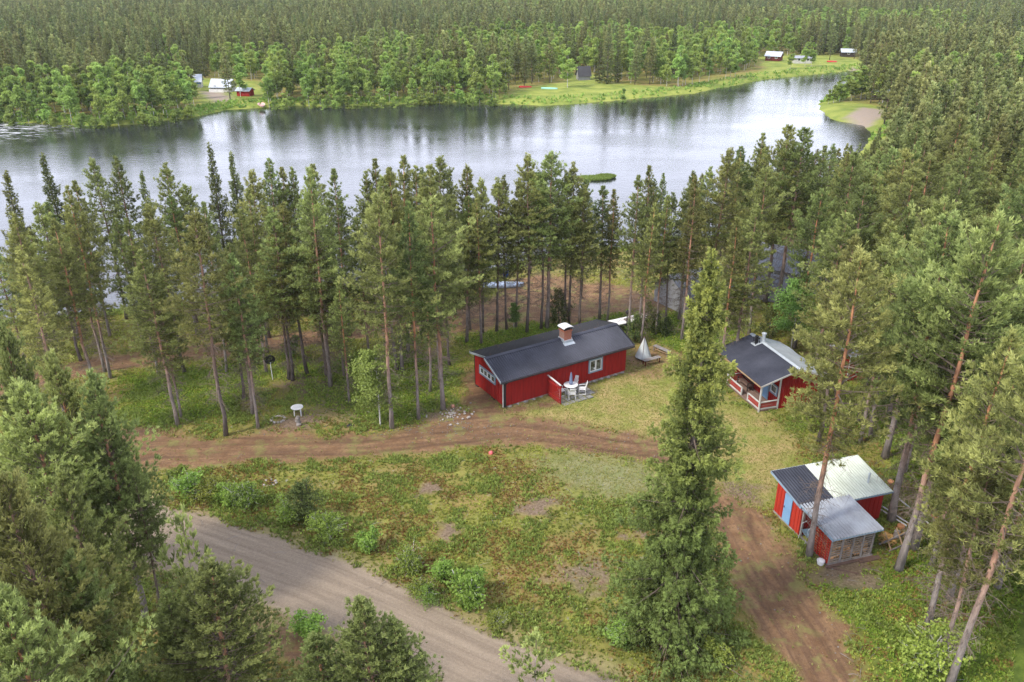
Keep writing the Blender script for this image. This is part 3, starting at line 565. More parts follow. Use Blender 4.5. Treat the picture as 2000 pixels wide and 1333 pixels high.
def corrugated(name, m_, parent, p0, p1, down, pitch=.2, amp=.026, th=.03, rows=1):
    """sheet roof: top edge p0->p1, slope vector down; ribs run down the slope"""
    p0 = np.array(p0, float); p1 = np.array(p1, float); down = np.array(down, float); L = np.linalg.norm(p1 - p0)
    u = (p1 - p0) / L; nrm = np.cross(down, u); nrm /= np.linalg.norm(nrm)
    if nrm[2] < 0: nrm = -nrm
    n = int(L / pitch * 6); V = []; F_ = []
    for i in range(n + 1):
        a = L * i / n; h = amp * sin(2 * pi * a / pitch)
        for j in (0, 1):
            for k in (0, 1): V.append(p0 + u * a + down * j + nrm * (h - k * th))
    for i in range(n):
        b = i * 4; F_ += [(b, b+4, b+6, b+2), (b+1, b+3, b+7, b+5), (b, b+1, b+5, b+4), (b+2, b+6, b+7, b+3)]
    F_ += [(0, 2, 3, 1), (n*4, n*4+1, n*4+3, n*4+2)]
    return MB().add(V, F_).build(name, m_, parent)
def window(parent, axis, c, a0, a1, z0, z1, out, panes=2, fm='bluegrey', trim=.11, name='window'):
    def bx(mb, q0, q1, zz0, zz1, d0, d1):
        lo, hi = sorted((c + out * d0, c + out * d1))
        mb.box(q0, q1, lo, hi, zz0, zz1) if axis == 'x' else mb.box(lo, hi, q0, q1, zz0, zz1)
    mb = MB(); t = trim
    bx(mb, a0 - t, a1 + t, z1, z1 + t, 0, .07); bx(mb, a0 - t, a1 + t, z0 - t, z0, 0, .08); bx(mb, a0 - t, a0, z0, z1, 0, .07); bx(mb, a1, a1 + t, z0, z1, 0, .07)
    w_ = mb.build(name, M[fm], parent)
    fr = MB(); s = .055; wd = (a1 - a0) / panes
    for i in range(panes):
        q0 = a0 + i * wd + .01; q1 = a0 + (i + 1) * wd - .01
        bx(fr, q0, q1, z1 - s, z1, .005, .055); bx(fr, q0, q1, z0, z0 + s, .005, .055); bx(fr, q0, q0 + s, z0 + s, z1 - s, .005, .055); bx(fr, q1 - s, q1, z0 + s, z1 - s, .005, .055)
    fr.build('frame', M['white'], w_)
    pn = MB(); bx(pn, a0, a1, z0, z1, .004, .02); pn.build('pane', M['glass'], w_)
    return w_

# ------------------------------------------------------------------ main cabin (local x along the front wall, y to the back)
CA = R(31.78); C0 = (-.614, 53.869)
cabin = thing('cabin', 'long red board cabin with dark sheet-metal roof, brick chimney and white window frames', 'cabin', (*C0, 0), CA)
LX, LY = 11.6, 4.3; RZ, RY = 3.42, 2.1; EZ, EY = 2.42, -.32; BZ, BY = 2.80, 4.85
def cz(y): return (RZ + (EZ - RZ) * (RY - y) / (RY - EY) if y < RY else RZ + (BZ - RZ) * (y - RY) / (BY - RY)) - .06
batten_wall('front_wall', M['red'], cabin, 'x', 0, 0, LX, .16, cz(0) - .01, -1)
batten_wall('back_wall', M['red'], cabin, 'x', LY, 0, LX, .16, cz(LY) - .01, 1)
batten_wall('left_wall', M['red'], cabin, 'y', 0.001, .08, LY - .08, .22, cz, -1)
batten_wall('right_wall', M['red'], cabin, 'y', LX - .001, .08, LY - .08, .16, cz, 1)
MB().box(-.045, .08, -.045, .0, .14, cz(0)).box(-.045, -.001, 0, .09, .14, cz(0)).build('corner_board', M['black'], cabin)
MB().box(-.12, -.05, -.06, .0, .14, cz(0)).build('corner_board', M['offwhite'], cabin)
MB().box(-.04, .07, LY + .035, LY + .06, .2, cz(LY)).build('corner_board', M['char'], cabin)
pl = MB().box(.4, LX - .1, .04, .16, -.2, .15)
for k in range(16): pl.blob((.5 + k * .72, .02, .04), .2, k, .6)
pl.build('foundation', M['concrete'], cabin)
for yy in (1.5, 4.0): MB().box(.02, .42, yy, yy + .38, -.2, .2).build('pier', M['char'], cabin)
U0, U1 = -.42, 12.15
corrugated('front_roof', M['roof_dark'], cabin, (U0, RY, RZ), (U1, RY, RZ), (0, EY - RY, EZ - RZ))
corrugated('back_roof', M['roof_black'], cabin, (U0 + .25, RY + .02, RZ), (U1 - .02, RY + .02, RZ), (0, BY - RY, BZ - RZ))
rd = MB(); rd.bar((U0 - .01, RY - .09, RZ + .015), (U1 + .01, RY - .09, RZ + .015), .2, .02, (0, -.4, 1)); rd.bar((U0 - .01, RY + .1, RZ + .02), (U1 + .01, RY + .1, RZ + .02), .2, .02, (0, .2, 1)); rd.build('ridge_cap', M['roof_dark'], cabin)
for nm, xx in (('verge_board', U0 - .02), ('verge_board', U1 + .02)):
    MB().bar((xx, RY, RZ - .03), (xx, EY, EZ - .03), .03, .16, (0, -.4, 1)).bar((xx + (.25 if xx < 0 else 0), RY, RZ - .03), (xx + (.25 if xx < 0 else 0), BY, BZ - .03), .03, .16, (0, .2, 1)).build(nm, M['zinc'] if xx < 0 else M['black'], cabin)
MB().box(U0, U1, EY + .05, EY + .08, EZ - .2, EZ - .05).build('fascia', M['wood_grey'], cabin)
g = MB().tube([(U0, EY - .04, EZ - .09), (U1, EY - .04, EZ - .13)], .055, 8); g.build('gutter', M['black'], cabin)
MB().tube([(.12, EY - .04, EZ - .14), (.12, -.08, EZ - .42), (.12, -.08, .12), (.12, -.3, .02)], .04, 8).build('downpipe', M['black'], cabin)
# chimney
ch = MB().box(6.55, 7.25, 1.62, 2.3, 3.0, 4.12).box(6.5, 7.3, 1.57, 2.35, 4.12, 4.2).build('chimney', M['brick'], cabin)
MB().box(6.48, 7.32, 1.5, 1.62, 3.05, 3.4).box(6.48, 6.55, 1.62, 2.35, 3.2, 3.52).box(7.25, 7.32, 1.62, 2.35, 3.2, 3.52).bar((6.4, 1.42, 3.16), (7.4, 1.42, 3.16), .34, .02, (0, -.4, 1)).build('flashing', M['zinc'], ch)
cp = MB()
for sx in (6.56, 7.22):
    for sy in (1.63, 2.27): cp.box(sx - .02, sx + .02, sy - .02, sy + .02, 4.2, 4.42)
cp.box(6.62, 7.18, 1.68, 2.22, 4.2, 4.34); cp.build('flue', M['black'], ch)
n_ = 8; V_ = []; F_ = []
for i in range(n_ + 1):
    a = pi * i / n_; V_ += [(6.9 - .46 * cos(a), 1.5, 4.4 + .13 * sin(a)), (6.9 - .46 * cos(a), 2.42, 4.4 + .13 * sin(a))]
for i in range(n_): F_.append((2*i, 2*i+1, 2*i+3, 2*i+2))
o = MB().add(V_, F_).build('chimney_cap', M['white'], ch); sm = o.modifiers.new('thick', 'SOLIDIFY'); sm.thickness = .02
window(cabin, 'x', -.03, 7.9, 9.05, 1.0, 1.95, -1, 2)
window(cabin, 'y', -.03, 1.2, 3.4, 1.62, 2.12, -1, 4)
wl_ = MB(); wl_.blob((8.35, -.052, 1.22), .1, 3, .8); wl_.build('lampshade', M['white'], cabin)
fl = MB()
rg = random.Random(4)
for i in range(46): 
    x_ = rg.uniform(-.2, 11.5); y_ = rg.choice([rg.uniform(2.3, 5), rg.uniform(4.6, 5.1), rg.uniform(2.2, 2.6)]); z_ = cz(y_) + .09
    fl.bar((x_, y_, z_), (x_ + rg.uniform(.04, .2), y_ + rg.uniform(-.06, .06), z_), .05, .02)
tag(fl.build('fallen_twigs', M['wood_brown'], None, (*C0, 0), CA), 'brown twigs and cones scattered over the black rear roof slope of the long cabin', 'twigs', kind='stuff')
# slatted privacy screen
scr = thing('privacy_screen', 'red slatted wooden screen standing out from the long cabin wall beside the patio', 'screen', (C0[0], C0[1], 0), CA)
pts = MB()
for i in range(11):
    y_ = -.12 - i * .145; zt = 1.75 - i * .012; pts.box(3.9, 3.925, y_ - .055, y_ + .03, .08, zt)
pts.build('slats', M['red'], scr)
MB().box(3.85, 3.9, -1.7, -.06, 1.35, 1.45).box(3.85, 3.9, -1.7, -.06, .35, .45).box(3.93, 4.0, -1.76, -1.66, -.05, 1.66).build('frame', M['red'], scr)
MB().bar((3.91, -.04, 1.8), (3.91, -1.8, 1.66), .14, .03).build('top_rail', M['offwhite'], scr)

def W(base, ang, x, y): return (base[0] + x * cos(ang) - y * sin(ang), base[1] + x * sin(ang) + y * cos(ang))
def CW(x, y): return W(C0, CA, x, y)
# patio
patio = MB(); rg = random.Random(8)
for i in range(6):
    for j in range(4):
        if i == 5 and j == 3: continue
        x0 = 4.05 + i * .55 + rg.uniform(0, .05); y0 = -.15 - j * .5 - rg.uniform(0, .05)
        q = [(x0 + .05*rg.random(), y0), (x0 + .48, y0 - .05*rg.random()), (x0 + .5, y0 - .43), (x0 + .08*rg.random(), y0 - .45)]
        patio.prism([(a, b) for a, b in q[::-1]], -.02, .055 + rg.uniform(-.008, .008))
tag(patio.build('patio_paving', M['slab'], None, (*C0, 0), CA), kind='structure')
# table and chairs
tx_, ty_ = CW(5.66, -.66)
tb = thing('garden_table', 'round white garden table with a folded blue parasol, on the paving by the cabin', 'table', (tx_, ty_, .055))
MB().disc((0, 0, .69), .55, .035, 32).build('table_top', M['white'], tb, bevel=.008)
for k in range(4):
    a = pi / 4 + k * pi / 2; MB().tube([(.36*cos(a), .36*sin(a), .69), (.42*cos(a), .42*sin(a), 0)], .025, 8).build('leg', M['white'], tb)
par = thing('parasol', 'closed blue-grey parasol standing through the round white table', 'parasol', (tx_, ty_ , .055))
MB().tube([(0, 0, 0), (0, 0, 1.75)], .02, 8).build('pole', M['white'], par)
MB().tube([(0, 0, .78), (.01, 0, .9), (0, .01, 1.0), (0, 0, 1.35), (0, 0, 1.72), (0, 0, 1.8)], [.14, .17, .13, .11, .05, .008], 12).build('canopy', M['parasol'], par)
def chair(x, y, rz, label):
    c = thing('garden_chair', label, 'chair', (x, y, .055), rz, 'white chairs around the patio table')
    s = MB()
    for k in range(6): s.box(-.22, .22, -.2 + k * .075, -.2 + k * .075 + .055, .41, .43)
    s.build('seat', M['white'], c, bevel=.004)
    b_ = MB()
    for k in range(6): x0 = -.2 + k * .075; b_.add([(x0, .22, .45), (x0 + .05, .22, .45), (x0 + .05, .24, .45), (x0, .24, .45), (x0, .38, .98), (x0 + .05, .38, .98), (x0 + .05, .4, .98), (x0, .4, .98)], [(3,2,1,0),(4,5,6,7),(0,1,5,4),(1,2,6,5),(2,3,7,6),(3,0,4,7)])
    b_.bar((-.24, .39, .97), (.24, .39, .97), .03, .06).bar((-.24, .25, .47), (.24, .25, .47), .03, .05); b_.build('backrest', M['white'], c)
    for sx in (-.25, .25):
        MB().tube([(sx, -.22, .62), (sx, -.24, .3), (sx, -.22, .02), (sx, .28, .02)], .018, 6).tube([(sx, -.24, .62), (sx, .1, .64), (sx, .33, .66)], .02, 6).tube([(sx, -.2, .42), (sx, .24, .42)], .016, 6).tube([(sx, .24, .42), (sx, .28, .02)], .016, 6).build('side_frame', M['white'], c)
    return c
for dx, dy, lb in ((.62, .42, 'white slatted chair between the round table and the cabin wall'), (-.80, .12, 'white chair squeezed between the red screen and the round table'), (.72, -.52, 'white chair on the right of the round table, nearest the flower bed'), (-.42, -.78, 'white chair nearest the lawn, in front of the round table')):
    x_, y_ = W((tx_, ty_), CA, dx, dy); chair(x_, y_, CA + math.atan2(dy, dx) - pi / 2, lb)
# ------------------------------------------------------------------ fire place
fx, fy = G(1256, 699)
tp = thing('tarp_cone', 'pale grey tarpaulin cone on poles standing beside the right end of the long cabin', 'tarp cover', (fx, fy, 0))
V_ = [(0, 0, 2.0), (.05, .04, 2.02)]; rg = random.Random(3); nn = 12
mb = MB(); ring = []
for k in range(nn):
    a = 2 * pi * k / nn; r_ = .74 * (1 if k % 4 == 0 else .93) ; ring.append((r_ * cos(a + .3), r_ * sin(a + .3), .1 + .06 * rg.random()))
mid = [(x * .5, y * .5, 1.02) for x, y, z in ring]; mb.add([(0, 0, 1.95)] + mid + ring, [(0, 1 + k, 1 + (k+1) % nn) for k in range(nn)] + [(1 + k, 1 + nn + k, 1 + nn + (k+1) % nn, 1 + (k+1) % nn) for k in range(nn)])
mb.build('cover', M['tarp'], tp)
for k in range(3): a = .3 + k * 2 * pi / 3; MB().tube([(.02*cos(a), .02*sin(a), 2.0), (.74*cos(a), .74*sin(a), 0)], .022, 6).build('pole', M['wood_brown'], tp)
def plank_bench(px, py, ang, L, lm, label, wm='wood_grey'):
    x, y = G(px, py); b_ = thing('plank_bench', label, 'bench', (x, y, 0), R(ang), 'plank benches by the fire place')
    s = MB()
    for k in range(3): s.box(-L/2, L/2, -.21 + k*.145, -.21 + k*.145 + .13, .42, .46)
    s.build('seat', M[wm], b_, bevel=.005)
    for sx in (-L/2 + .12, L/2 - .12):
        MB().box(sx - .03, sx + .03, -.19, -.12, 0, .42).box(sx - .03, sx + .03, .12, .19, 0, .42).box(sx - .04, sx + .04, -.19, .19, .34, .42).build('trestle', M[lm], b_)
    MB().bar((-L/2 + .12, 0, .12), (L/2 - .12, 0, .16), .04, .07).build('stretcher', M['wood'], b_)
plank_bench(1272, 710, 28, 1.7, 'red_dark', 'grey plank bench on dark red legs, the nearer of two by the tarpaulin cone')
plank_bench(1292, 690, -52, 1.75, 'wood_grey', 'all-grey plank bench, the farther one to the right of the tarpaulin cone')
# black lamp post at the cabin's right end
lx, ly = G(1223, 652); lp = thing('yard_lamp', 'thin black yard lamp post behind the right corner of the long cabin roof', 'lamp post', (lx, ly, 0))
MB().tube([(0, 0, 0), (0, 0, 1.9)], .05, 8).build('post', M['black'], lp); MB().tube([(0, 0, 1.9), (0, 0, 2.0), (0, 0, 2.2), (0, 0, 2.3)], [.06, .16, .16, .05], 12).build('lamp_head', M['black'], lp)
# white-topped rack / upturned boat behind the cabin
bx0, by0 = G(1226, 640, 0); rk = thing('covered_trailer', 'long white flat cover on a dark low trailer between pine trunks behind the cabin', 'trailer', (bx0, by0, 0), R(28))
mb = MB(); mb.add([(-1.9, -.55, .78), (1.8, -.55, .78), (2.1, 0, .9), (-2.0, 0, .9), (-1.9, .55, .84), (1.8, .55, .84), (-1.9, -.55, .7), (1.8, -.55, .7), (1.8, .55, .76), (-1.9, .55, .76)], [(0, 1, 2, 3), (3, 2, 5, 4), (0, 6, 7, 1), (6, 9, 8, 7), (4, 5, 8, 9), (0, 3, 4, 9, 6), (1, 7, 8, 5, 2)]); mb.build('cover', M['white'], rk)
MB().box(-.5, -.05, -.3, .05, .88, .97).build('hatch', M['wood_grey'], rk)
MB().box(-1.8, 1.7, -.45, -.35, .45, .55).box(-1.8, 1.7, .35, .45, .45, .55).bar((1.7, 0, .5), (2.7, 0, .45), .08, .08).build('chassis', M['char'], rk)
for s in (-.6, .6): MB().tube([(.1, s - .09, .27), (.1, s + .09, .27)], .27, 16).build('wheel', M['black'], rk)
for sx in (-1.6, 1.5): MB().box(sx - .04, sx + .04, -.4, .4, .0, .7).build('support', M['char'], rk)
# boats by the river
def rowboat(px, py, rz, L, m_, label, z=None, up=False, wdt=.65, name='rowing_boat', cat='boat'):
    x, y = G(px, py, 0 if z is None else z); z = gz(x, y) if z is None else z
    b_ = thing(name, label, cat, (x, y, z + .05), rz); n = 12; V = []; F_ = []; m = 7
    for i in range(n + 1):
        t = i / n; ww = wdt * (sin(pi * min(1, .12 + t * .75)) ** .7) * (1 if t < .9 else (1 - (t - .9) * 6)); keel = .05 + .15 * t ** 3; gun = .45 + .15 * t * t
        for j in range(m):
            a = -1 + 2 * j / (m - 1); zz = keel + (gun - keel) * abs(a) ** 2.2
            V.append(((t - .5) * L, a * ww, zz))
    for i in range(n):
        for j in range(m - 1): F_.append((i*m+j, (i+1)*m+j, (i+1)*m+j+1, i*m+j+1))
    F_.append(tuple(range(m)))
    h = MB().add([(a, b, (.55 - c) if up else c) for a, b, c in V], F_).build('hull', m_, b_, smooth=True); sm = h.modifiers.new('t', 'SOLIDIFY'); sm.thickness = .03
    if not up:
        for q in (-.2, .18): MB().box(q * L - .1, q * L + .1, -wdt * .85, wdt * .85, .32, .35).build('thwart', M['wood'], b_)
    return b_
rowboat(982, 560, R(8), 4.4, M['alu'], 'pale blue upturned boat lying between the riverside pines at the edge of the yard', up=True)
x_, y_ = G(988, 538); barrel = thing('blue_barrel', 'small bright blue barrel among the riverside pines above the upturned boat', 'barrel', (x_, y_, gz(x_, y_)))
MB().tube([(0, 0, 0), (0, 0, .1), (0, 0, .5), (0, 0, .9), (0, 0, 1.0)], [.27, .3, .32, .3, .27], 16).build('body', M['bright_blue'], barrel); MB().disc((.1, 0, 1.0), .05, .03, 10).build('cap', M['black'], barrel)
# satellite dish
x_, y_ = G(533, 744); ds = thing('satellite_dish', 'dark satellite dish on a thin pale pole in the clearing left of the cabin', 'satellite dish', (x_, y_, 0), R(20))
MB().tube([(0, 0, 0), (-.02, 0, 1.75)], .03, 8).build('pole', M['white'], ds)
V_ = []; F_ = []; 
for i in range(5):
    r_ = .42 * i / 4
    for k in range(20): a = 2 * pi * k / 20; V_.append((r_ * cos(a), -.28 * (r_ ** 2) , r_ * sin(a) * 1.05))
for i in range(4):
    for k in range(20): F_.append((i*20+k, i*20+(k+1) % 20, (i+1)*20+(k+1) % 20, (i+1)*20+k))
o = MB().add(V_, F_).build('dish', M['black'], ds, (-.02, -.1, 1.95)); o.rotation_euler = (R(14), 0, 0); sm = o.modifiers.new('t', 'SOLIDIFY'); sm.thickness = .02
MB().tube([(-.02, -.1, 1.62), (-.02, -.5, 1.75)], .014, 6).box(-.06, .02, -.58, -.48, 1.73, 1.85).build('feed_arm', M['zinc'], ds)
# lone white table
x_, y_ = G(582, 812); lt = thing('plastic_table', 'round white plastic table standing alone in the clearing left of the cabin', 'table', (x_, y_, 0), R(15))
MB().disc((0, 0, .69), .45, .04, 28).build('table_top', M['white'], lt, bevel=.01)
for k in range(4):
    a = pi / 4 + k * pi / 2; MB().tube([(.3*cos(a), .3*sin(a), .69), (.35*cos(a), .35*sin(a), -.05)], [.045, .035], 8).build('leg', M['white'], lt)
# carved stump in front
x_, y_ = G(583, 832); st = MB(); st.tube([(0, 0, -.05), (.02, .05, .3), (0, 0, .62), (.03, .02, .78)], [.2, .15, .17, .12], 9)
st.blob((-.12, .05, .35), .13, 5).blob((.1, -.1, .15), .14, 6); tag(st.build('tree_stump', M['wood_grey'], None, (x_, y_, 0)), 'knobbly grey stump standing just in front of the lone white plastic table', 'stump')
# stone ring
x_, y_ = G(543, 821); sr = thing('stone_ring', 'ring of pale stones left of the lone white table', 'fire ring', (x_, y_, 0))
for k in range(13):
    a = k * 2 * pi / 14 + .5; MB().blob((.48 * cos(a), .48 * sin(a), .07), .12, 50 + k).build('stone', M['stone'], sr)
# rock pile near the gable
x_, y_ = G(884, 806); rp = thing('stone_pile', 'loose pile of pale stones by the pine at the left gable of the cabin', 'stone pile', (x_, y_, 0)); rg = random.Random(12)
for k in range(70):
    r_ = abs(rg.gauss(0, .85)); a = rg.uniform(0, 6.28); MB().blob((r_ * cos(a) * 1.3, r_ * sin(a) - .2, .04), rg.uniform(.04, .12), k + 200).build('stone', M['stone'], rp)
x_, y_ = G(885, 797); tag(MB().blob((0, 0, .15), .22, 31).build('boulder', weathered('pinkish_stone', (.5, .26, .17), (.4, .2, .14), 3, .9), None, (x_, y_, 0)), 'pinkish boulder on top of the pale stone pile', 'boulder')
x_, y_ = G(959, 889); tag(MB().blob((0, 0, .14), .2, 32, .9, 12).build('pink_ball', M['pink'], None, (x_, y_, 0), smooth=True), 'small pink ball lying in the shrubs below the dirt track', 'ball')
x_, y_ = G(527, 945); fr_ = thing('charred_fire_pit', 'small fire pit of pale stones with black ashes in the red heather', 'fire pit', (x_, y_, 0)); MB().blob((0, 0, 0), .3, 77, .2, 12).build('ashes', M['black'], fr_)
for k in range(8): a = k * .785; MB().blob((.42 * cos(a), .34 * sin(a), .05), .12, 80 + k).build('stone', M['stone'], fr_)
x_, y_ = G(684, 834); tag(MB().blob((0, 0, .08), .28, 41, .5).build('charred_stump', M['black'], None, (x_, y_, 0)), 'low black charred stump beside the young birch', 'stump')

# ------------------------------------------------------------------ sauna with porch (local x away from the porch front, y to the back-left)
SA = R(16.38); S0 = (18.27, 53.28)
sa = thing('sauna_cabin', 'small red cabin with grey-framed porch, blue door and two chimneys on the right', 'cabin', (*S0, 0), SA)
SX0, SX1, SY1 = 1.58, 4.95, 6.2; sRZ, sRX = 3.3, 2.95; sEZ, sEX = 2.32, -.2; sBZ, sBX = 2.25, 5.75
def sz(x): return (sRZ + (sEZ - sRZ) * (sRX - x) / (sRX - sEX) if x < sRX else sRZ + (sBZ - sRZ) * (x - sRX) / (sBX - sRX)) - .07
batten_wall('front_wall', M['red'], sa, 'y', SX0, .0, SY1, .2, sz(SX0), -1)
batten_wall('side_wall', M['red'], sa, 'x', 0, SX0 + .08, SX1, .05, sz, -1, gap=.2)
batten_wall('far_wall', M['red'], sa, 'x', SY1, SX0 + .08, SX1, .05, sz, 1)
batten_wall('back_wall', M['red'], sa, 'y', SX1, .08, SY1 - .08, .05, sz(SX1), 1)
MB().box(0, SX0, -.05, 4.6, .08, .2).build('porch_deck', M['deck'], sa)
for q in range(0): pass
MB().box(.0, .1, 4.5, 4.6, .2, sz(.05)).box(0, .1, -.06, .04, .0, sz(.05)).build('porch_post', M['offwhite'], sa)
MB().box(SX0 - .07, SX0 + .08, -.05, -.001 - .031 + .0, .0, sz(SX0)).build('corner_board', M['offwhite'], sa)
rl = MB()
def rail(mb, p, q, z0, z1, n=2):
    mb.bar((*p, z1), (*q, z1), .12, .04); mb.bar((*p, z0), (*q, z0), .05, .09)
rail(rl, (.05, 4.55), (.05, 2.45), .26, .82); rail(rl, (.05, 1.55), (.05, .0), .26, .82); rail(rl, (.05, 0), (SX0, 0), .26, .82); rail(rl, (.05, 4.55), (SX0, 4.55), .26, .95)
rl.box(.0, .1, 2.42, 2.52, .2, .84).box(0, .1, 1.5, 1.6, .2, .84); rl.build('railing', M['offwhite'], sa)
rp_ = MB()
for a0_, a1_ in ((4.5, 2.55), (1.48, .05)):
    for zz in (.36, .56): rp_.bar((.05, a0_, zz + .07), (.05, a1_, zz + .07), .025, .15)
for zz in (.36, .56): rp_.bar((.1, 0, zz + .07), (SX0 - .02, 0, zz + .07), .025, .15)
for k in range(5): rp_.bar((.1, 4.55, .34 + k*.15), (SX0 - .02, 4.55, .34 + k*.15), .025, .13)
rp_.build('railing_boards', weathered('pinkish_boards', (.36, .06, .05), (.3, .05, .04), 2, .8), sa)
window(sa, 'y', SX0 - .03, .2, .95, 1.15, 1.75, -1, 1)
MB().box(SX0 - .075, SX0 - .032, 1.28, 2.05, .22, 2.1).build('door', M['blue'], sa)
MB().box(SX0 - .085, SX0 - .033, 2.06, 2.16, .22, 2.15).box(SX0 - .085, SX0 - .033, 1.17, 1.27, .22, 2.15).build('door_frame', M['bluegrey'], sa)
corrugated('front_roof', M['roof_dark'], sa, (sRX, -.28, sRZ), (sRX, SY1 + .25, sRZ), (sEX - sRX, 0, sEZ - sRZ), .12, .010)
o = corrugated('back_roof', M['roof_silver'], sa, (sRX + .01, -.28, sRZ), (sRX + .01, SY1 + .25, sRZ), (sBX - sRX, 0, sBZ - sRZ), 2.4, .035)
MB().bar((sRX - .1, -.29, sRZ + .02), (sRX - .1, SY1 + .26, sRZ + .02), .2, .015, (-.3, 0, 1)).bar((sRX + .12, -.29, sRZ + .02), (sRX + .12, SY1 + .26, sRZ + .02), .24, .015, (.35, 0, 1)).build('ridge_cap', M['zinc'], sa)
MB().bar((sEX + .0, -.28, sEZ - .09), (sEX + .0, SY1 + .25, sEZ - .09), .03, .1, (0, 0, 1)).build('fascia', M['wood'], sa)
MB().bar((sEX, -.30, sEZ - .05), (sRX, -.30, sRZ - .05), .03, .13).bar((sRX, -.30, sRZ - .05), (sBX, -.30, sBZ - .05), .03, .13).build('verge_board', M['offwhite'], sa)
c1 = MB(); z1 = 3.1
for sx in (2.28, 2.62):
    for sy in (4.75, 5.09): c1.box(sx - .02, sx + .02, sy - .02, sy + .02, z1 - .1, 3.75)
c1.box(2.34, 2.56, 4.81, 5.03, z1 - .1, 3.55).box(2.24, 2.66, 4.71, 5.13, 3.62, 3.66); c1.tube([(2.45, 4.92, 3.66), (2.45, 4.92, 3.8), (2.45, 4.92, 3.88)], [.12, .16, .05], 10)
ch1 = c1.build('stove_chimney', M['black'], sa); MB().bar((2.15, 4.92, 3.1), (2.75, 4.92, 3.27), .62, .02, (-.3, 0, 1)).build('flashing', M['zinc'], ch1)
MB().tube([(3.1, 4.95, 3.1), (3.1, 4.95, 3.9)], .14, 10).tube([(3.1, 4.95, 3.9), (3.1, 4.95, 3.97), (3.1, 4.95, 4.03)], [.2, .2, .05], 10).build('vent_pipe', M['zinc'], sa)
def SW(x, y): return W(S0, SA, x, y)
bnx, bny = SW(1.0, 3.55); bn = thing('porch_bench', 'dark brown slatted garden bench on the porch of the small red cabin', 'bench', (bnx, bny, .2), SA + R(-90))
s = MB()
for k in range(5): s.box(-.75, .75, -.25 + k * .1, -.25 + k * .1 + .08, .42, .45)
s.build('seat', M['wood_brown'], bn); s = MB()
for k in range(5): s.box(-.75, .75, .27 + k * .022, .295 + k * .022, .52 + k * .1, .59 + k * .1)
s.build('backrest', M['char'], bn)
for sx in (-.7, .7): MB().box(sx - .03, sx + .03, -.25, -.18, 0, .66).box(sx - .03, sx + .03, .24, .31, 0, .98).box(sx - .04, sx + .04, -.27, .3, .62, .66).build('arm_frame', M['char'], bn)
# red outbuilding behind
rx_, ry_ = G(1652, 745); ro = thing('red_outhouse', 'narrow red outbuilding with white trim, half hidden by pines right of the porch cabin', 'outbuilding', (rx_, ry_, 0), R(16))
for ax, c, a0_, a1_, out in (('x', 0, 0, 2.4, -1), ('x', 2.2, 0, 2.4, 1), ('y', 0, .08, 2.12, -1), ('y', 2.4, .08, 2.12, 1)): batten_wall('wall', M['red'], ro, ax, c, a0_, a1_, 0, 2.1, out)
corrugated('roof', M['roof_grey'], ro, (-.25, -.3, 2.35), (2.65, -.3, 2.35), (0, 2.8, -.25), .18)
MB().bar((-.25, -.32, 2.3), (2.65, -.32, 2.3), .03, .14).box(-.04, .04, -.06, -.032, 0, 2.2).box(2.36, 2.44, -.06, -.032, 0, 2.2).build('trim', M['white'], ro)

# ------------------------------------------------------------------ storage shed with wood store (local x towards the road, y to the right)
HA = R(-73.14); H0 = (15.9, 41.08)
sh = thing('storage_shed', 'red shed with half dark, half pale roof, blue door and pallet-walled wood store', 'shed', (*H0, 0), HA)
def hz(x): return (2.62 - .155 * (x + .5)) - .06
batten_wall('door_wall', M['red_lit'], sh, 'x', 0, 0, 2.53, .1, hz, -1, gap=.3, bw=.04, bt=.035)
batten_wall('side_wall', M['red'], sh, 'y', 2.53, .0, 5.55, .08, hz(2.53), 1, gap=.3)
batten_wall('rear_wall', M['red'], sh, 'y', 0.0, .08, 5.55, .08, hz(0), -1, gap=.3)
batten_wall('far_wall', M['red'], sh, 'x', 5.55, .0, 2.45, .08, hz, 1, gap=.3)
MB().box(.92, 1.62, -.075, -.036, .14, 1.98).build('door', M['blue'], sh); MB().box(.98, 1.02, -.11, -.075, 1.0, 1.12).build('door_handle', M['black'], sh)
MB().box(-.02, 2.6, .0, .3, -.1, .09).box(2.2, 2.5, 0, 5.5, -.1, .075).build('foundation', M['concrete'], sh)
def roofpt(x, y): return (x, y, 2.62 - .155 * (x + .5))
corrugated('dark_roof', M['roof_dark'], sh, roofpt(-.5, -.22), roofpt(-.5, 2.1), (3.2, 0, -.155 * 3.2), .19, .018)
corrugated('pale_roof', M['roof_pale'], sh, roofpt(-.5, 2.12), roofpt(-.5, 5.92), (3.28, 0, -.155 * 3.28), .19, .036)
MB().bar((-.5, -.24, 2.56), (2.62, -.24, 2.08), .03, .13).build('verge_board', M['bluegrey'], sh)
MB().bar((-.52, -.24, 2.58), (-.52, 5.94, 2.58), .03, .08).build('fascia', M['zinc'], sh)
MB().bar((2.79, 3.15, 2.04), (2.79, 5.94, 2.04), .03, .1).build('fascia', M['bluegrey'], sh)
MB().tube([(1.75, 4.95, 2.2), (1.75, 4.95, 2.85)], .06, 10).tube([(1.75, 4.95, 2.85), (1.75, 4.95, 2.93)], [.09, .04], 10).build('vent_pipe', M['zinc'], sh)
def r2(x, y): return (x, y, 2.19 - .075 * (x - 2.45))
corrugated('store_roof', M['roof_grey'], sh, r2(2.42, -.16), r2(2.42, 3.1), (3.05, 0, -.075 * 3.05), .2, .05)
MB().bar((2.4, -.18, 2.13), (5.48, -.18, 1.93), .03, .16).bar((5.46, -.18, 1.9), (5.46, 3.1, 1.9), .03, .07).build('store_verge', M['bluegrey'], sh)
ps = MB()
for x_ in (2.6, 3.72, 5.16): ps.box(x_ - .05, x_ + .05, .02, .12, -.05, 1.92)
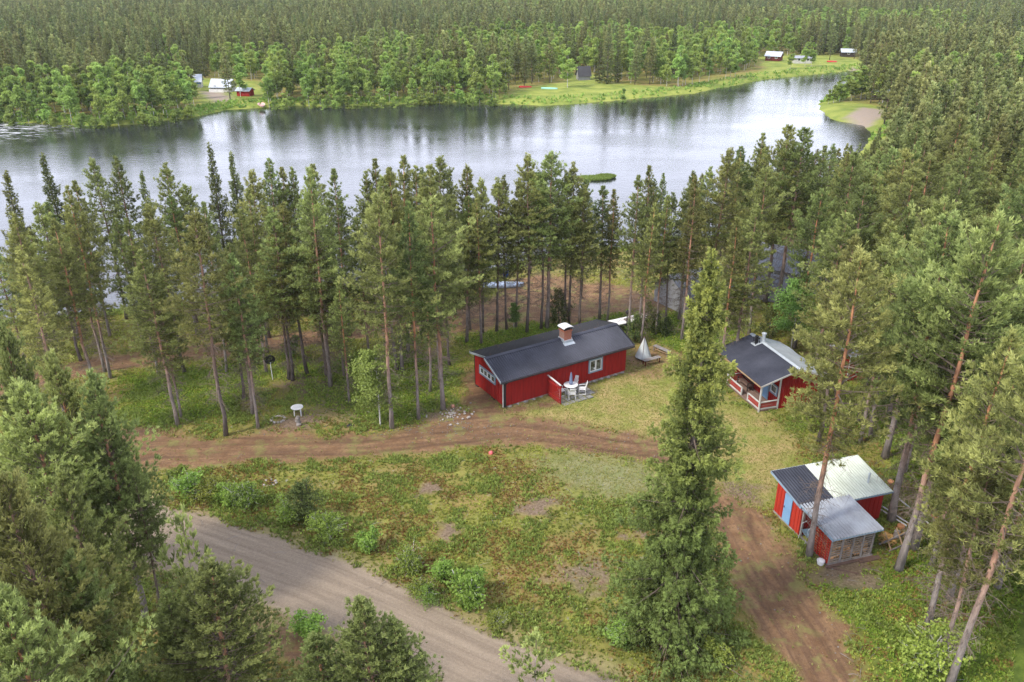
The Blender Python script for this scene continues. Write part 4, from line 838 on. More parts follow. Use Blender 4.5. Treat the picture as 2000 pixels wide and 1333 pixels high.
for y_ in (.75, 1.45, 2.1, 2.75): ps.box(5.2, 5.26, y_ - .05, y_ + .05, .05, 1.88)
ps.box(2.5, 5.3, .02, .14, -.08, .06).box(5.12, 5.3, .0, 2.9, .02, .14).build('store_frame', M['wood_grey'], sh)
pr = MB(); rg = random.Random(5)
for r_ in range(11):
    z_ = .12 + r_ * .163
    for s_ in range(1): pr.box(3.68, 5.18, -.03, .0, z_, z_ + .062)
for x_ in (3.75, 4.45, 5.12): pr.box(x_ - .035, x_ + .035, .0, .03, .1, 1.88)
for x_ in (4.28, 4.96): pr.box(x_ - .04, x_ + .04, -.055, -.03, .1, 1.86)
pr.build('red_pallet_wall', M['red_lit'], sh)
pg = MB()
for y0_, y1_ in ((0.02, .72), (.78, 1.42), (1.48, 2.08), (2.13, 2.78)):
    for r_ in range(12):
        if rg.random() < .12: continue
        z_ = .16 + r_ * .143; pg.box(5.2, 5.225, y0_ + rg.uniform(0, .02), y1_, z_, z_ + rg.uniform(.045, .08))
pg.build('grey_pallet_wall', M['pallet'], sh)
batten_wall('store_back_wall', M['wood_grey'], sh, 'x', 2.85, 2.6, 5.15, .1, 1.9, 1, gap=.2)
wd = thing('firewood_stack', 'split firewood stacked behind the pallet walls of the wood store', 'firewood', (*H0, 0), HA)
f1 = MB(); f2 = MB()
for r_ in range(13):
    for c_ in range(14):
        x_ = 3.8 + c_ * .1 + rg.uniform(-.01, .01); z_ = .18 + r_ * .115
        if z_ < 1.55 and rg.random() > .1: (f1 if rg.random() < .6 else f2).tube([(x_, .1 + rg.uniform(0, .05), z_), (x_, .42, z_)], .055, 5)
    for c_ in range(22):
        y_ = .5 + c_ * .1; z_ = .18 + r_ * .115
        if z_ < (1.45 if y_ < 1.3 else 1.0) and rg.random() > .1: (f1 if rg.random() < .5 else f2).tube([(5.1 - rg.uniform(0, .05), y_, z_), (4.75, y_, z_)], .055, 5)
tag(f1.build('light_logs', weathered('fresh_split_wood', (.80, .48, .25), (.6, .34, .17), 5, .9), wd), 'fresh orange split logs'); tag(f2.build('dull_logs', M['wood'], wd), 'older dull split logs')
bs_ = MB().bar((5.3, -.1, .0), (5.62, .35, .02), .1, .09).bar((5.35, -.2, .06), (5.35, 2.9, .06), .14, .1).bar((5.5, .1, .05), (6.3, 1.2, .03), .05, .05).bar((5.42, 1.9, -.05), (5.5, 3.2, -.03), .3, .25)
tag(bs_.build('loose_planks', M['wood_brown'], None, (*H0, 0), HA), 'loose weathered planks on the bare earth in front of the wood store', 'planks')
# wheelbarrow-like cart in the opening
wx_, wy_ = W(H0, HA, 3.1, .1); wb = thing('wheelbarrow', 'grey wheelbarrow stored upright in the dark opening of the wood store', 'wheelbarrow', (wx_, wy_, .05), HA)
MB().add([(-.3, .05, .25), (.3, .05, .25), (.25, .75, .2), (-.25, .75, .2), (-.38, -.15, .6), (.38, -.15, .6), (.32, .85, .55), (-.32, .85, .55)], [(3,2,1,0),(0,1,5,4),(1,2,6,5),(2,3,7,6),(3,0,4,7)]).build('tray', M['bluegrey'], wb)
MB().tube([(-.3, -.3, .1), (-.3, -.22, 1.1), (-.3, .1, 1.2)], .02, 6).tube([(.3, -.3, .1), (.3, -.22, 1.1), (.3, .1, 1.2)], .02, 6).build('handles', M['zinc'], wb)
MB().tube([(-.05, .95, .18), (.05, .95, .18)], .18, 14).build('wheel', M['black'], wb)
x_, y_ = G(1602, 1102); bk = MB().tube([(0, 0, 0), (0, 0, .26)], [.17, .22], 14); bk.blob((0, 0, .22), .17, 3); tag(bk.build('white_sack', M['white'], None, (x_, y_, 0)), 'small crumpled white sack on the grass at the corner of the wood store', 'sack')
# sawhorse, block, sawdust
x_, y_ = G(1752, 1062); swh = thing('sawhorse', 'long wooden sawhorse frame on the grass right of the wood store', 'sawhorse', (x_, y_, 0), R(-62))
for yy in (-.95, 0, .95):
    MB().bar((-.42, yy, 0), (.25, yy, .95), .06, .06).bar((.42, yy, 0), (-.25, yy, .95), .06, .06).build('trestle', M['wood'], swh)
MB().bar((0, -1.25, .55), (0, 1.3, .55), .08, .08).bar((-.34, -1.1, .12), (-.34, 1.1, .12), .07, .07).bar((.34, -1.1, .12), (.34, 1.1, .12), .07, .07).build('rails', M['wood_grey'], swh)
x_, y_ = G(1750, 1050); cb = MB().tube([(0, 0, 0), (0, 0, .45)], .17, 12); tag(cb.build('chopping_block', M['wood_grey'], None, (x_ , y_, 0)), 'upright grey chopping block behind the sawhorse', 'block')
x_, y_ = G(1735, 1052); sdm = MB(); sdm.blob((0, 0, 0), .6, 5, .12, 14); tag(sdm.build('sawdust_pile', M['sawdust'], None, (x_, y_, 0)), 'orange patch of sawdust beside the sawhorse', 'sawdust')
for k, (px, py, lb) in enumerate(((1824, 1012, 'fresh orange tree stump on the grass right of the white poles'), (1739, 943, 'low fresh-cut stump behind the pale shed roof'), (1759, 1030, 'small cut log end just below the white poles'))):
    x_, y_ = G(px, py); tag(MB().tube([(0, 0, -.1), (0, 0, .14)], [.22, .2], 14).build('cut_stump', weathered('cut_wood_%s' % 'abc'[k], (.6, .28, .13), (.5, .24, .12), 5, .9), None, (x_, y_, 0)), lb, 'stump')
# white poles
for k, (a, b, lb) in enumerate((((1722, 992), (1775, 1026), 'upper of two parallel white poles lying beside the shed'), ((1720, 999), (1770, 1030), 'lower of two parallel white poles lying beside the shed'), ((1753, 976), (1822, 1033), 'long thin white pole lying apart on the grass right of the pine trunks'))):
    p = G(*a); q = G(*b); tag(MB().tube([(*p, .12), (*q, .10)], .045, 8).build('white_pole', M['white'], None), lb, 'pole', 'white poles lying by the shed')

# ------------------------------------------------------------------ houses half hidden by the trees, and over the river
def house(name, label, px, py, rz, L, Wd, eave, ridge, wall, roof, z=0, hipx=None, cat='house', over=.35, win=True, loc=None, group=None):
    x, y = loc or G(px, py, z); h = thing(name, label, cat, (x, y, z), rz, group); zt = lambda q: ridge - (ridge - eave) * abs(q) / (Wd / 2)
    w_ = MB(); w_.add([(-L/2, -Wd/2, 0), (L/2, -Wd/2, 0), (L/2, Wd/2, 0), (-L/2, Wd/2, 0), (-L/2, -Wd/2, eave), (L/2, -Wd/2, eave), (L/2, Wd/2, eave), (-L/2, Wd/2, eave), (-L/2, 0, ridge), (L/2, 0, ridge)],
                      [(0, 1, 5, 4), (2, 3, 7, 6), (1, 2, 6, 9, 5), (3, 0, 4, 8, 7), (3, 2, 1, 0)]); w_.build('walls', wall, h)
    s = (ridge - eave) / (Wd / 2); o_ = over
    corrugated('roof', roof, h, (-L/2 - o_, 0, ridge + .08), (L/2 + o_, 0, ridge + .08), (0, -(Wd/2 + o_), -s * (Wd/2 + o_)), .25, .02, .06)
    corrugated('roof', roof, h, (-L/2 - o_, .01, ridge + .08), (L/2 + o_, .01, ridge + .08), (0, (Wd/2 + o_), -s * (Wd/2 + o_)), .25, .02, .06)
    if win:
        for k in range(max(1, int(L // 2.6))):
            q = -L/2 + (k + .5) * L / max(1, int(L // 2.6)); w2 = MB().box(q - .45, q + .45, -Wd/2 - .04, -Wd/2 - .002, .9, 1.8).build('window', M['white'], h); MB().box(q - .36, q + .36, -Wd/2 - .055, -Wd/2 - .041, .99, 1.71).build('pane', M['glass'], w2)
    MB().box(L/2 - 1.0, L/2 - .15, Wd/2 + .002, Wd/2 + .04, .05, 1.95).build('door', M['white'], h)
    return h
house('grey_house', 'pale grey house with rough grey roof half hidden behind the tall spruce', 1352, 590, R(32), 6.0, 4.6, 2.0, 3.4, M['grey_wall'], M['roof_slate'])
house('blue_roofed_house', 'house with smooth blue-grey roof seen through the pines above the porch cabin', 1545, 552, R(-35), 6.5, 5, 2.1, 3.7, M['grey_wall'], M['roof_slate'])
house('grey_annex', 'small pale annex in front of the blue-grey roof among the pines', 1500, 582, R(-35), 3.2, 2.6, 1.8, 2.5, M['grey_wall'], M['roof_slate'], cat='annex')
fz = -.1
h1 = house('far_cottage', 'white cottage with bright white roof, left of the pair across the river', 368, 172, R(12), 7.5, 4, 1.9, 3.5, M['offwhite'], M['roof_far'], fz)
MB().box(.5, 3.77, -2.04, -2.005, 1.2, 1.85).build('blue_band', M['bright_blue'], h1)
h2 = house('far_cottage', 'cottage with pale blue-white roof and white veranda, right of the pair across the river', 437, 179, R(-6), 5.5, 4, 1.5, 3.2, M['offwhite'], M['roof_silver'], fz)
MB().box(-2.8, -2.7, -2.8, -2.01, 0, .9).box(-2.7, 1.2, -2.8, -2.7, 0, .9).build('veranda_rail', M['white'], h2)
house('far_red_shed', 'small red shed with light roof by the birch across the river', 480, 188, R(-14), 3.6, 2.4, 1.5, 2.1, M['red'], M['roof_silver'], fz, cat='shed', win=False)
house('far_red_cottage', 'red cottage with white roof and pale veranda in the far meadow on the right', 1511, 119, R(-30), 5.2, 4.4, 1.8, 3.1, M['red_dark'], M['roof_far'], fz)
house('far_white_cabin', 'low white cabin between birch trunks right of the far red cottage', 1566, 124, R(-4), 6, 3, 1.9, 2.5, M['offwhite'], M['roof_grey'], fz, cat='cabin')
house('far_dark_cabin', 'dark brown cabin with pale roof under the pines at the far right shore', 1655, 111, R(-10), 5, 3.4, 1.8, 2.8, M['dark_wall'], M['roof_silver'], fz, cat='cabin')
house('far_grey_hut', 'small hut with steep dark roof behind the lawn across the river', 1139, 156, R(10), 3.4, 3.4, 1.5, 3.8, M['grey_wall'], M['roof_black'], fz, cat='hut', win=False)
house('spit_cabin', 'dark cabin with pale blue roof hidden among trees behind the sandy spit', 1732, 195, R(-40), 6, 4.4, 2.0, 3.4, M['dark_wall'], M['roof_silver'], fz, cat='cabin')
rowboat(511, 208, R(110), 4.5, weathered('pinkish_hull', (.7, .42, .38), (.6, .45, .42), 2, .5), 'pinkish white rowing boat drawn up on the far shore', z=-.6, wdt=.9)
rowboat(1026, 172, R(10), 3.6, M['redboat'], 'red canoe lying on the lawn across the river', z=-.1, up=True)
rowboat(1073, 175, R(0), 4.5, M['mint'], 'mint green boat lying on the lawn across the river', z=-.1, up=True, wdt=.5)
rowboat(1625, 122, R(5), 3.6, M['redboat'], 'red upturned boat on the far right meadow', z=-.1, up=True, wdt=.9)

# ------------------------------------------------------------------ trees
rngt = random.Random(42)
used = []                                            # (x, y, min distance)
PINE_LIST = []                                       # (x, y, height, protoset, k, label, group)
def top_at(px, py, h): return G(px, py, h)
def put(kind, x, y, h, label, group=None, wide=1.0):
    sets = {'pine': (PINES, 15), 'open': (OPEN, 16), 'bushy': (BUSHY, 12), 'spruce': (SPRUCES, 16)}
    ps_, h0 = sets[kind]; k = rngt.randrange(len(ps_)); s = h / h0
    z = gz(x, y); used.append((x, y))
    return tree('spruce_tree' if kind == 'spruce' else 'pine_tree', ps_, k, x, y, s, rngt.uniform(0, 6.28), label, 'spruce' if kind == 'spruce' else 'pine', group, z, sx=s * wide * (h0 / h) ** .25 * rngt.uniform(.84, 1.2), lean=(rngt.gauss(0, .012), rngt.gauss(0, .012)))
def based(kind, bx_, by_, ty, label, group=None, wide=1.0):
    """a tree whose foot (bx, by) and top height (ty) are seen in the photograph"""
    x, y = G(bx_, by_); v = (ty - 666.5) / CAM_F; dy = cos(CAM_P) - v * sin(CAM_P); dz = -sin(CAM_P) - v * cos(CAM_P)
    return put(kind, x, y, CAM_H + y * dz / dy, label, group, wide)
def topped(kind, tx, ty, h, label, group=None, wide=1.0):
    x, y = G(tx, ty, h); return put(kind, x, y, h, label, group, wide)
def PX(x, y, z):
    zc = y * cos(CAM_P) + (CAM_H - z) * sin(CAM_P); return (1000 + CAM_F * x / zc, 666.5 + CAM_F * ((CAM_H - z) * cos(CAM_P) - y * sin(CAM_P)) / zc)
OPENWATER = np.array([(-400, 250), (400, 240), (1560, 160), (1610, 160), (1640, 190), (1740, 205), (1738, 238), (1700, 250), (1650, 268), (1615, 285), (1560, 262), (1500, 275), (1440, 290), (1350, 340), (1280, 335), (1200, 372), (1140, 366), (1060, 310), (900, 330), (700, 330), (560, 330), (400, 310), (250, 320), (100, 330), (-400, 345)], float)
SITE = np.array([(930, 625), (1240, 560), (1300, 600), (1420, 640), (1500, 640), (1600, 700), (1640, 800), (1720, 880), (1840, 1000), (1830, 1120), (1740, 1340), (300, 1340), (300, 800), (560, 760), (930, 740)], float)
def blocks(x, y, h, polys=None):
    p = np.array([PX(x + dx, y, z) for z in np.linspace(h * .3, h, 7) for dx in (-.9, 0, .9)])
    return any((sdist(p[:, 0], p[:, 1], q) < 0).any() for q in (polys or (OPENWATER, SITE)))
npine = 0
# --- the tall spruce
x_, y_ = G(1312, 1258)
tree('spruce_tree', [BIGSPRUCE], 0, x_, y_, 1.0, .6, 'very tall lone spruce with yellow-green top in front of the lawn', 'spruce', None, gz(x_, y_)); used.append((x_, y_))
# --- trees whose feet can be seen: foot x, foot y, top y
BASED = [
 ('pine', 441, 850, 419, 'wide grey-green pine at the upper edge of the dirt track, left of the stone ring'),
 ('pine', 348, 831, 491, 'pine with paired trunk foot standing left of the clearing'),
 ('pine', 354, 815, 560, 'thinner trunk close behind the paired pine left of the clearing'),
 ('pine', 158, 703, 395, 'leaning orange-trunked pine by the far track at the left'),
 ('pine', 216, 738, 366, 'dark-footed pine in front of the far track at the left'),
 ('pine', 205, 725, 420, 'slim pine just behind the dark-footed pine at the far track'),
 ('pine', 476, 782, 500, 'slim pine left of the satellite dish with a bare foot'),
 ('pine', 521, 728, 412, 'pine right behind the satellite dish pole'),
 ('pine', 564, 741, 455, 'thin pine just right of the satellite dish'),
 ('pine', 600, 729, 400, 'thin pine between the satellite dish and the twin dark trunks'),
 ('pine', 645, 756, 330, 'pine with a twin dark trunk above the lone white table'),
 ('pine', 638, 735, 385, 'dark pine trunk immediately left of the twin trunk above the white table'),
 ('pine', 672, 737, 520, 'short thin pine right of the twin trunk above the white table'),
 ('open', 765, 838, 385, 'tall pine with bright orange upper trunk beside the young birch'),
 ('pine', 818, 820, 400, 'pine with pale lower trunk between the young birch and the stone pile'),
 ('open', 866, 801, 392, 'bushy blue-green pine growing right behind the stone pile'),
 ('pine', 775, 722, 345, 'dark pine trunk in the shade behind the young birch'),
 ('pine', 786, 727, 333, 'dark pine trunk beside the shaded one behind the young birch'),
 ('pine', 840, 765, 460, 'slim pine in the shade between the birch and the cabin gable'),
 ('pine', 860, 742, 327, 'pine in the shade just left of the cabin gable'),
 ('pine', 878, 716, 385, 'thin pine against the far track left of the cabin gable'),
 ('pine', 797, 697, 308, 'pine by the far track straight above the young birch'),
 ('pine', 940, 672, 390, 'pine touching the left end of the cabin roof'),
 ('pine', 1008, 640, 352, 'slim pine behind the left half of the cabin roof, first of the row there'),
 ('pine', 1029, 650, 308, 'tall pine behind the cabin roof, second of the row there'),
 ('pine', 1057, 643, 345, 'orange-trunked pine behind the chimney, left of a close pair'),
 ('open', 1068, 640, 298, 'tallest pine of the row behind the chimney, right of a close pair'),
 ('pine', 1102, 633, 335, 'dark pine trunk just right of the chimney, left one of two'),
 ('pine', 1111, 631, 320, 'dark pine trunk just right of the chimney, right one of two'),
 ('pine', 1132, 624, 350, 'pine with ragged dead branches above the cabin ridge'),
 ('pine', 1171, 622, 365, 'slim pine behind the right end of the cabin ridge, left of two'),
 ('pine', 1186, 627, 372, 'slim pine behind the right end of the cabin ridge, right of two'),
 ('pine', 1227, 657, 346, 'pine with thick trunk right beside the black lamp post'),
 ('pine', 1247, 640, 328, 'pine standing behind the white-covered trailer'),
 ('pine', 1251, 670, 400, 'pine whose foot stands beside the tarpaulin cone'),
 ('pine', 1281, 652, 385, 'slim pine in the green shrubs right of the covered trailer'),
 ('pine', 1299, 641, 380, 'slim pine in the shrubs nearest the grey house'),
 ('pine', 1331, 664, 350, 'pine standing just left of the tall lone spruce'),
 ('open', 1580, 1087, 494, 'tall pine rising in front of the shed roof with a long bare trunk'),
 ('pine', 1598, 865, 470, 'grey-footed pine between the porch cabin and the shed'),
 ('pine', 1678, 823, 440, 'pine half hidden behind the red outbuilding'),
 ('pine', 1700, 852, 400, 'pine with slim grey trunk on the shaded grass above the pale shed roof'),
 ('open', 1727, 896, 390, 'pine with pale grey foot behind the far corner of the shed'),
 ('open', 1740, 1018, 430, 'pine whose foot stands over the white poles'),
 ('open', 1754, 1114, 420, 'orange pine standing closest to the sawhorse'),
 ('open', 1784, 1073, 455, 'pine with grey foot between the sawhorse and the fresh stump'),
 ('pine', 1812, 1222, 640, 'thin pine growing alone right of the bare earth'),
 ('open', 1852, 1345, 560, 'stout reddish pine trunk leaning out of the lower right corner'),
 ('open', 1862, 1010, 480, 'tall pine behind the fresh stump at the right'),
 ('open', 1905, 905, 330, 'thick orange trunk near the right edge at mid height'),
 ('open', 1960, 1080, 520, 'pine near the right edge level with the sawhorse'),
]
for k_, a, b, c, lb in BASED: based(k_, a, b, c, lb)
npine += len(BASED)
# --- crowns of the riverside row seen against the water: top x, top y
ROWL = [('spruce', 5, 335, 15), ('spruce', 86, 275, 16), ('pine', 148, 355, 14), ('pine', 181, 310, 15), ('pine', 226, 300, 15), ('spruce', 274, 333, 14), ('pine', 332, 320, 15), ('pine', 366, 358, 13), ('spruce', 406, 277, 16), ('spruce', 452, 292, 15),
        ('pine', 482, 332, 15), ('pine', 522, 312, 15), ('pine', 547, 330, 14), ('pine', 567, 328, 14), ('pine', 610, 325, 15), ('pine', 655, 331, 15), ('pine', 713, 336, 14), ('pine', 735, 312, 15), ('pine', 767, 334, 14), ('pine', 810, 328, 15), ('pine', 847, 308, 16),
        ('spruce', 881, 328, 14), ('pine', 910, 324, 15), ('pine', 937, 352, 14), ('pine', 967, 350, 14), ('pine', 989, 347, 14), ('pine', 1143, 366, 13), ('pine', 1352, 335, 14), ('pine', 1395, 332, 14), ('pine', 1420, 293, 16), ('pine', 1449, 292, 15),
        ('pine', 1490, 264, 16), ('open', 1540, 250, 17), ('open', 1565, 256, 17), ('pine', 1610, 287, 15)]
ordn = 'first second third fourth fifth sixth seventh eighth ninth tenth eleventh twelfth thirteenth fourteenth fifteenth sixteenth seventeenth eighteenth nineteenth twentieth'.split()
def nth(i): return ordn[i] if i < 20 else 'twenty-' + ordn[i - 20] if i < 29 else 'thirtieth' if i == 29 else 'thirty-' + ordn[i - 30]
for i, (k_, a, b, h) in enumerate(ROWL):
    d = {(86): 'dark pointed spruce standing out against the river at the far left', (5): 'dark spruce cut by the left edge, its top against the river', (406): 'pale yellowish spruce with its top against the river', (452): 'thin spruce right of the pale yellowish one', (274): 'small dark spruce with its top against the river', (881): 'small dark spruce top in the row above the cabin'}.get(a)
    topped(k_, a, b, h, d or '%s with its top against the river, %s from the left' % ('broad pine' if k_ == 'open' else 'pine', nth(i)), 'pines with their tops against the river' if k_ != 'spruce' else 'spruces in the riverside row')
# --- crowns in front of the row
FRONT = [('pine', 43, 493, 14), ('pine', 445, 482, 13), ('pine', 530, 410, 14), ('pine', 455, 500, 13), ('pine', 110, 430, 14), ('pine', 300, 400, 14), ('pine', 480, 375, 14), ('pine', 700, 430, 13), ('pine', 615, 440, 13), ('pine', 904, 386, 13), ('pine', 20, 415, 15), ('pine', 390, 400, 14), ('pine', 250, 430, 13), ('pine', 660, 545, 10)]
for i, (k_, a, b, h) in enumerate(FRONT): topped(k_, a, b, h, 'pine between track and river, crown %s from the left in that stand' % nth(sorted(q[1] for q in FRONT).index(a)), 'pines between the track and the river')
# --- big pines lower left
LEFT = [('bushy', 15, 640, 15, 'tall bushy pine at the left edge just below the far track'), ('bushy', 118, 692, 14, 'bushy pine on the left rising highest beside the far track'), ('bushy', 187, 745, 13.5, 'broad bushy pine on the left bordering the clearing'), ('bushy', 59, 760, 14, 'large bushy pine in the middle of the left-hand group'),
        ('pine', 262, 900, 9.5, 'dark lower pine at the right flank of the left group, over the gravel road'), ('bushy', 3, 945, 14.5, 'deep green pine at the left edge below the middle'), ('bushy', 130, 930, 12, 'bushy pine above the lower left corner group'), ('bushy', 150, 1100, 11, 'blue-green pine in the lower left'), ('bushy', 15, 1165, 13, 'yellow-green pine in the lower left corner'),
        ('bushy', 412, 1103, 9.5, 'bushy pine in front of the gravel road, left of bottom centre'), ('bushy', 335, 1160, 8, 'smaller pine just left of the bushy one before the gravel road'), ('bushy', 708, 1173, 9, 'round dense pine at the bottom edge over the gravel road'), ('bushy', 775, 1215, 7.6, 'right half of the dense pine pair at the bottom edge'), ('bushy', 620, 1235, 7, 'low pine left of the dense pair at the bottom edge'),
        ('bushy', 215, 1240, 8, 'pine low in the left corner under the dark group')]
for k_, a, b, h, lb in LEFT: topped(k_, a - (14 if a < 300 else 0), b, h, lb, wide=.74 if 150 < a < 300 else .84 if a < 300 else 1.05 if a < 450 else 1.3)
for (a, b, h, lb) in ((343, 1018, 9.0, 'spindly young pine with pale shoots in front of the gravel road'), (1040, 1250, 5.0, 'small sparse young pine at the bottom edge, centre')):
    x_, y_ = G(a, b, h); s = h / 4.2; tree('pine_tree', [YOUNG], 0, x_, y_, s, 1.0, lb, 'pine', None, gz(x_, y_), sx=min(s, 1.15))
# --- right-hand forest, hand-placed crowns
RIGHT = [('open', 1665, 302, 16), ('open', 1690, 362, 15), ('open', 1780, 332, 16), ('open', 1822, 306, 16), ('open', 1900, 272, 16), ('open', 1880, 346, 15), ('open', 1985, 382, 15), ('open', 1918, 486, 14), ('open', 1640, 420, 14), ('pine', 1475, 400, 14), ('open', 1505, 330, 15), ('open', 1985, 700, 14), ('open', 1930, 690, 13), ('open', 1960, 880, 12), ('open', 1750, 520, 13), ('open', 1850, 560, 13), ('open', 1600, 370, 14), ('pine', 1440, 430, 13), ('open', 1960, 560, 14), ('open', 1820, 430, 15)]
rs = sorted(q[1] * 10000 + q[2] for q in RIGHT)
for k_, a, b, h in RIGHT: topped(k_, a, b, h, 'large pine in the right-hand forest, %s from the left of the large ones' % nth(rs.index(a * 10000 + b)), 'large pines of the right-hand forest')
npine += len(ROWL) + len(FRONT) + len(LEFT) + len(RIGHT)

# --- filler trees
def inside(x, y, poly): return sdist(np.array([x]), np.array([y]), poly)[0] < 0
KEEP_OPEN = [YARD_POLY, LAWN_POLY, FIRE_POLY, TRACK_POLY, ROAD_POLY, GP([(1380, 820), (1560, 830), (1760, 960), (1840, 1110), (1760, 1333), (1300, 1333), (1380, 1000)]), GP([(1240, 620), (1430, 620), (1600, 700), (1600, 800), (1450, 860), (1200, 760)]), GP([(900, 800), (920, 600), (1250, 560), (1290, 720), (1000, 830)]), GP([(420, 780), (760, 740), (900, 780), (760, 850), (300, 860)]), GP([(1300, 560), (1380, 540), (1620, 520), (1620, 600), (1300, 620)])]
def free(x, y, dmin):
    for a, b in used:
        if abs(a - x) < dmin and abs(b - y) < dmin and math.hypot(a - x, b - y) < dmin: return False
    return True
LSTRIP = GP([(-60, 640), (300, 618), (600, 588), (900, 560), (900, 612), (640, 640), (330, 682), (-60, 760)])
cnt = 0
for it in range(1200):
    if cnt >= 15: break
    px_, py_ = rngt.uniform(-60, 930), rngt.uniform(560, 770); x, y = G(px_, py_)
    if not inside(x, y, LSTRIP) or not free(x, y, 1.9): continue
    h = rngt.uniform(9, 13.5)
    if blocks(x, y, h): continue
    put('pine', x, y, h, 'pine trunk in the shaded strip between the far track and the river', 'pines in the strip between the far track and the river'); cnt += 1
npine += cnt
cnt = 0
RSTRIP = GP([(980, 545), (1100, 512), (1300, 495), (1480, 470), (1640, 400), (1640, 520), (1440, 540), (1240, 540), (1090, 530)])
for it in range(1500):
    if cnt >= 26: break
    x, y = G(rngt.uniform(960, 1650), rngt.uniform(400, 560))
    if not inside(x, y, RSTRIP) or not free(x, y, 2.6): continue
    h = rngt.uniform(9.5, 12.5)
    if blocks(x, y, h, (OPENWATER,)): continue
    put('pine', x, y, h, 'slim pine by the water behind the yard', 'slim pines by the water behind the yard'); cnt += 1
npine += cnt
# right-hand forest: nearest ones single, the rest in the forest mass
RF = GP([(1560, 430), (1640, 350), (1710, 285), (1725, 255), (1700, 185), (1660, 165), (1780, 146), (2050, 122), (2300, 125), (2500, 700), (2300, 1500), (1880, 1500), (1880, 1150), (1880, 900), (1760, 850), (1700, 700), (1640, 640), (1600, 600)])
bb = (RF.min(0), RF.max(0)); cand = []
for it in range(26000):
    x = rngt.uniform(bb[0][0], min(bb[1][0], 240)); y = rngt.uniform(bb[0][1], bb[1][1])
    if y < 25 or x > .66 * y + 16: continue
    cand.append((x, y))
cx_ = np.array(cand); sdv = sdist(cx_[:, 0], cx_[:, 1], RF); rdv = river_d(cx_[:, 0], cx_[:, 1])
ok = (sdv < 0) & (rdv > 2.2)
for p in KEEP_OPEN + MEADOW: ok &= sdist(cx_[:, 0], cx_[:, 1], p) > .6
for hx, hy in (G(1732, 195, 0), G(1652, 745)): ok &= np.hypot(cx_[:, 0] - hx - 1, cx_[:, 1] - hy) > 4
cand = sorted([tuple(q) for q in cx_[ok]], key=lambda q: q[1]); grid = {}
def gfree(x, y, d, grid=grid):
    i, j = int(x // 4), int(y // 4)
    for a in range(i-1, i+2):
        for b in range(j-1, j+2):
            for q in grid.get((a, b), ()):
                if math.hypot(q[0]-x, q[1]-y) < d: return False
    return True
def gadd(x, y): grid.setdefault((int(x // 4), int(y // 4)), []).append((x, y))
for a, b in used: gadd(a, b)
rf = []
for x, y in cand:
    if gfree(x, y, 2.9 + .4 * rngt.random()):
        h = rngt.uniform(11, 15.5)
        if blocks(x, y, h):
            h = 6.5
            if blocks(x, y, h): continue
        gadd(x, y); rf.append((x, y, h))
MASS = []                                            # (x, y, z, species index, scale)
budget = 292 - npine
for x, y, h in rf:
    bir = fbm(np.array([x * .03]), np.array([y * .03]), 77)[0] > .60 and y > 110
    if bir: MASS.append((x, y, 6 + rngt.randrange(3), min(1.15, h / 11))); continue
    if budget > 0:
        budget -= 1
        where = 'at the right edge below the shed' if y < 50 else 'right of the shed and porch cabin' if y < 85 else 'beyond the porch cabin toward the bend'
        put(rngt.choice(['open', 'open', 'pine']), x, y, h, 'pine crowded in the forest ' + where, 'pines of the dense forest ' + where)
    else: MASS.append((x, y, rngt.choice([0, 1, 2, 3, 0, 1, 2, 3, 4]), h / 15))
print('pines single', npine, 'rf', len(rf), 'budget left', budget)
# small things: young birch, little spruces
x_, y_ = G(743, 833); tree('birch_tree', BIRCHES, 0, x_, y_, .95, 0, 'young birch with white stem and light green leaves beside the orange-trunked pine', 'birch', None, 0)
for k, (px, py, s, lb) in enumerate(((1240, 668, 1.0, 'little spruce behind the tarpaulin cone'), (1280, 650, .9, 'little spruce in the shrubs right of the covered trailer'), (1092, 632, 1.3, 'young dark spruce behind the cabin beside the chimney'), (1262, 640, 1.0, 'little spruce right behind the tarpaulin cone, near the trailer end'), (1300, 655, .7, 'smallest spruce in the shrubs left of the tall spruce'), (1500, 660, 1.2, 'young spruce behind the two chimneys of the porch cabin'))):
    x_, y_ = G(px, py); tree('spruce_tree', LITTLE, k % 2, x_, y_, s, k, lb, 'spruce', 'little spruces', 0)
for k, (px, py, s, lb) in enumerate(((1545, 680, 1.0, 'green birch thicket behind the silver roof of the porch cabin'), (1590, 700, .85, 'small birch right behind the silver roof'), (1400, 610, .7, 'small birch near the grey house'), (1003, 642, .38, 'bright green young birch behind the left half of the cabin roof'))):
    x_, y_ = G(px, py); tree('birch_tree', BIRCHES, k % 2, x_, y_, s, k * 1.3, lb, 'birch', 'small birches near the cabins', 0)
